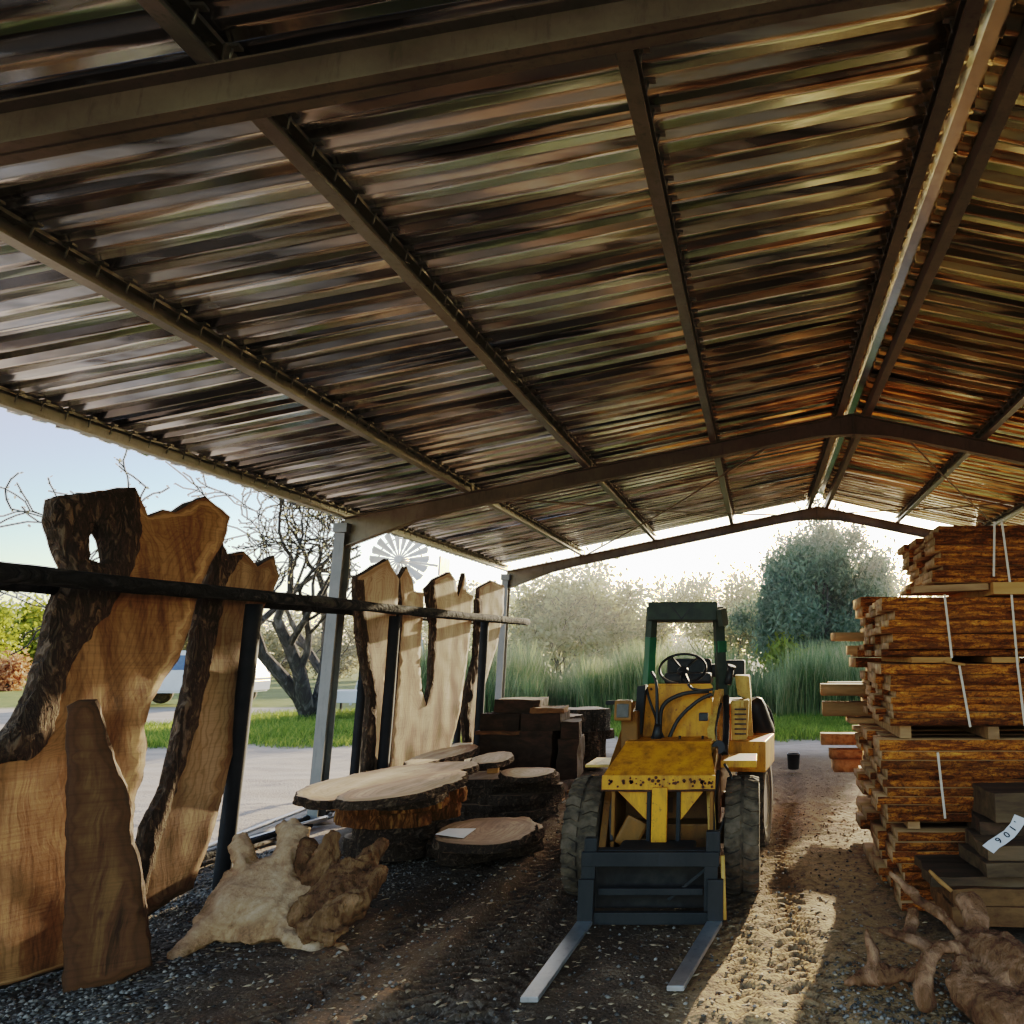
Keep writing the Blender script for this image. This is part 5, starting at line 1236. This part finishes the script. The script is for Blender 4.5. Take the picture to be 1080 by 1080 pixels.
j_ = 1.6 * vnoise(x, y_, .5, 5) + .8 * vnoise(x, y_, 1.9, 6); keep = r.random(n) < grass_mask(x, y_, j_); x, y_ = x[keep], y_[keep]
blades("grass", np.stack([x, y_, ground_z(x, y_)], 1), .13, .008, 7, M_GRASS, .4, .5)

# ------------------------------------------------------------------ beyond the open side: car, table, fence, windmill
cp_ = gnd(199, 743); car = thing("parked_car", "white and blue parked car glimpsed between the two nearest slabs", "car", tuple(cp_), None, R(6))
CM = WM[car.name]
def cpt(x, y_, z_): return CM @ Vector((x, y_, z_))
prof_ = [(-2.1, .42), (-2.15, .75), (-2.05, 1.0), (-.95, 1.08), (-.85, 1.12), (2.05, 1.10), (2.12, .8), (2.1, .4)]
b = MB(); b.prism([cpt(x, -.85, z_) for x, z_ in prof_], CM.to_3x3() @ Vector((0, 1.7, 0)), bev=.06); body = b.build("body", M_CARW, car)
b = MB(); b.prism([cpt(x, -.74, z_) for x, z_ in [(-1.75, 1.02), (-1.05, 1.76), (1.85, 1.78), (2.05, 1.1)]], CM.to_3x3() @ Vector((0, 1.48, 0)), bev=.05); b.build("cabin", M_CARW, car)
for nm, q_ in (("windscreen", [(-1.66, -.66, 1.14), (-1.66, .66, 1.14), (-1.14, .6, 1.68), (-1.14, -.6, 1.68)]),):
    b = MB(); b.prism([cpt(x - .035, y2, z_ + .01) for x, y2, z_ in q_], CM.to_3x3() @ Vector((-.012, 0, .012))); b.build(nm, M_GLASS, car)
for s in (-1, 1):
    for x0_, x1_, x2_, x3_ in ((-1.42, -.45, -.45, -1.0), (-.35, .7, .7, -.35), (.8, 1.8, 1.7, .8)):
        b = MB(); b.prism([cpt(x0_, s * .745, 1.14), cpt(x1_, s * .745, 1.14), cpt(x2_, s * .745, 1.62), cpt(x3_, s * .745, 1.62)], CM.to_3x3() @ Vector((0, s * .012, 0))); b.build("window", M_GLASS, car)
    for x_ in (-1.35, 1.35):
        b = MB(); b.lathe([(.2, .02), (.22, .03), (.22, -.05), (.1, -.05)], cpt(x_, s * .80, .33), CM.to_3x3() @ Vector((0, s, 0)), 18); wh = b.build("wheel", M_SILV, car)
        b = MB(); b.lathe([(.22, -.10), (.33, -.10), (.345, 0), (.33, .08), (.22, .08)], cpt(x_, s * .80, .33), CM.to_3x3() @ Vector((0, s, 0)), 22); b.build("tyre", M_TYRE, wh)
    b = MB(); b.box(cpt(-2.10, s * .62, .86), (.08, .28, .16), WM[car.name].to_quaternion(), .02); b.build("headlight", M_SILV, car)
    b = MB(); b.box(cpt(-1.35, s * .93, 1.2), (.12, .18, .14), WM[car.name].to_quaternion(), .03); b.build("mirror", M_BLACK, car)
b = MB(); b.box(cpt(-2.16, 0, .48), (.14, 1.66, .20), WM[car.name].to_quaternion(), .04); b.build("bumper", M_BLACK, car)
b = MB(); b.box(cpt(-2.10, 0, .82), (.08, .8, .16), WM[car.name].to_quaternion(), .02); b.build("grille", M_BLACK, car)

tp = gnd(372, 755); tb = thing("garden_table", "white cloth covered table standing on the lawn", "table", tuple(tp))
b = MB(); b.box((tp.x, tp.y, .66), (1.25, .8, .04), None, .01); b.build("table_top", M_CLOTH, tb)
b = MB()
for s in (-1, 1):
    b.box((tp.x, tp.y + s * .405, .52), (1.26, .012, .30), None, .004); b.box((tp.x + s * .63, tp.y, .54), (.012, .8, .26), None, .004)
b.build("cloth_skirt", M_CLOTH, tb)
for sx in (-1, 1):
    for sy in (-1, 1): b = MB(); b.box((tp.x + sx * .5, tp.y + sy * .3, .31), (.05, .05, .66), None, .004); b.build("leg", M_BLACK, tb)
cq = tp + Vector((.75, .35, 0)); ch = thing("garden_chair", "dark slatted chair beside the white cloth table", "chair", tuple(cq))
b = MB(); b.box((cq.x, cq.y, .44), (.42, .42, .04), None, .006); b.build("seat", M_BARKG, ch)
b = MB()
for i in range(4): b.box((cq.x, cq.y + .2, .56 + i * .1), (.40, .02, .06), None, .004)
for s in (-1, 1): b.box((cq.x + s * .2, cq.y + .2, .68), (.035, .035, .5), None, .004)
b.build("backrest", M_BARKG, ch)
for sx in (-1, 1):
    for sy in (-1, 1): b = MB(); b.box((cq.x + sx * .18, cq.y + sy * .18, .21), (.04, .04, .44), None, .004); b.build("leg", M_BARKG, ch)
fp = gnd(20, 722); fe = thing("log_fence", "low dark log fence at the lawn's far edge", "fence", tuple(fp))
for dz in (.45, .75):
    b = MB(); b.tube([fp + Vector((-6, 1, dz)), fp + Vector((-2, .4, dz + .05)), fp + Vector((2.2, 0, dz))], .07, 8, 4, .2, int(dz * 10)); b.build("rail", M_BARKG, fe)
for x_ in (-4.5, -2.0, -.2, 2.0):
    b = MB(); b.tube([fp + Vector((x_, .2, -.1)), fp + Vector((x_ + .05, .2, 1.0))], .07, 8, 3, .2, 3); b.build("post", M_BARKG, fe)
mp_ = at(421, 590, 27); wm = thing("windmill", "pale multi-bladed farm windmill above the pointed slab", "windmill", (mp_.x, mp_.y + .3, 0))
b = MB(); b.tube([mp_ + Vector((0, -.1, 0)), mp_ + Vector((0, .5, 0))], .13, 12, 2); b.build("hub", M_MILL, wm)
nb_ = 18
for i in range(nb_):
    a_ = 2 * math.pi * i / nb_; d1 = Vector((math.cos(a_), 0, math.sin(a_))); t1 = Vector((-math.sin(a_), .45, math.cos(a_))).normalized()
    b = MB(); b.prism([mp_ + d1 * .36 - t1 * .05, mp_ + d1 * 1.0 - t1 * .135, mp_ + d1 * 1.03, mp_ + d1 * 1.0 + t1 * .135, mp_ + d1 * .36 + t1 * .05], (0, .012, 0)); b.tube([mp_, mp_ + d1 * .45], .02, 5, 1); b.build("blade", M_MILL, wm)
b = MB(); b.tube([mp_ + (Vector((math.cos(t), 0, math.sin(t)))) * .75 + Vector((0, .06, 0)) for t in np.linspace(0, 2 * math.pi, 37)], .018, 5, 1, cap=False); b.build("rim_ring", M_MILL, wm)
b = MB(); b.bar(mp_ + Vector((0, .3, 0)), mp_ + Vector((.5, 2.0, 0)), .04, .06); b.box(mp_ + Vector((.6, 2.4, 0)), (.05, .9, .7), None, .004); b.build("tail_vane", M_MILL, wm)
b = MB()
for sx in (-1, 1):
    for sy in (-1, 1): b.bar(mp_ + Vector((sx * .12, .4 + sy * .12, -.15)), Vector((mp_.x + sx * .95, mp_.y + .4 + sy * .95, 0)), .06, .06)
for t in (.25, .5, .75):
    z_ = mp_.z * (1 - t); w_ = .12 + .83 * t
    for s in (-1, 1):
        b.bar((mp_.x - w_, mp_.y + .4 + s * w_, z_), (mp_.x + w_, mp_.y + .4 + s * w_, z_), .03, .03); b.bar((mp_.x + s * w_, mp_.y + .4 - w_, z_), (mp_.x + s * w_, mp_.y + .4 + w_, z_), .03, .03)
b.build("tower", M_MILL, wm)

# ------------------------------------------------------------------ loose stones and wood chips
def scatter(name, X, Y, s0, s1, mat, seed, flat=.7, elong=1.0):
    r = np.random.default_rng(seed); n = len(X)
    ico = np.array([(1, 0, 0), (-1, 0, 0), (0, 1, 0), (0, -1, 0), (0, 0, 1), (0, 0, -1)], float); fc = np.array([(0, 2, 4), (2, 1, 4), (1, 3, 4), (3, 0, 4), (2, 0, 5), (1, 2, 5), (3, 1, 5), (0, 3, 5)])
    s = np.exp(r.uniform(math.log(s0), math.log(s1), n)); a = r.uniform(0, 6.3, n)
    v = ico[None] * s[:, None, None] * r.uniform(.6, 1.3, (n, 6, 1)); v[:, :, 0] *= elong; v[:, :, 2] *= flat
    c, q = np.cos(a)[:, None], np.sin(a)[:, None]; vx = v[:, :, 0] * c - v[:, :, 1] * q; vy = v[:, :, 0] * q + v[:, :, 1] * c
    V = np.stack([vx + X[:, None], vy + Y[:, None], v[:, :, 2] + (ground_z(X, Y) + s * flat * .35)[:, None]], 2).reshape(-1, 3)
    Q = (np.arange(n)[:, None, None] * 6 + fc[None]).reshape(-1, 3)
    me = np_mesh(name, V, Q); at_ = me.attributes.new("h", "FLOAT", "POINT"); at_.data.foreach_set("value", np.repeat(r.random(n), 6).astype(np.float32))
    return tag(link_mesh(name, me, mat), kind="stuff")
def m_attr(name, cols, rough=.9):
    k = N(name); return k.done(k.ramp(k.attr("h"), cols), rough)
M_STONE = m_attr("grey gravel", [(.1, (.055, .045, .036)), (.5, (.13, .112, .092)), (.9, (.30, .265, .22))])
M_CHIP = m_attr("wood chips", [(.1, (.10, .07, .045)), (.6, (.22, .15, .09)), (.95, (.45, .33, .2))])
n = 26000; x = r.uniform(-4.6, -1.6, n); y_ = 3.2 + 4.0 * r.random(n) ** 1.2
keep = r.random(n) < np.clip(.45 + vnoise(x, y_, .8, 7) * 1.6 - (x + 2.9) * .55, .03, 1); x, y_ = x[keep], y_[keep]
x2, y2 = r.uniform(.35, 1.6, 2200), r.uniform(3.2, 4.6, 2200)
scatter("gravel", np.concatenate([x, x2, r.uniform(-2.5, 1, 2500)]), np.concatenate([y_, y2, r.uniform(3.3, 9, 2500)]),   .004, .017, M_STONE, 8)
n = 7000; x = r.uniform(-3.4, 1.3, n); y_ = 3.3 + 9 * r.random(n) ** 1.4
scatter("wood_chips", x, y_, .004, .017, M_CHIP, 9, .3, 2.2)

# ------------------------------------------------------------------ sunlit haze hanging over the reeds
hm = bpy.data.materials.new("haze"); hm.use_nodes = True; ht = hm.node_tree; ht.nodes.clear(); ho = ht.nodes.new("ShaderNodeOutputMaterial"); hv = ht.nodes.new("ShaderNodeVolumeScatter")
hv.inputs["Color"].default_value = (1, .96, .9, 1); hv.inputs["Density"].default_value = .0042; hv.inputs["Anisotropy"].default_value = .55; ht.links.new(hv.outputs[0], ho.inputs["Volume"])
b = MB(); b.box((33, 58, 5.6), (94, 78, 12), None, 0); tag(b.build("haze", hm), kind="stuff")
SC.cycles.volume_bounces = 1
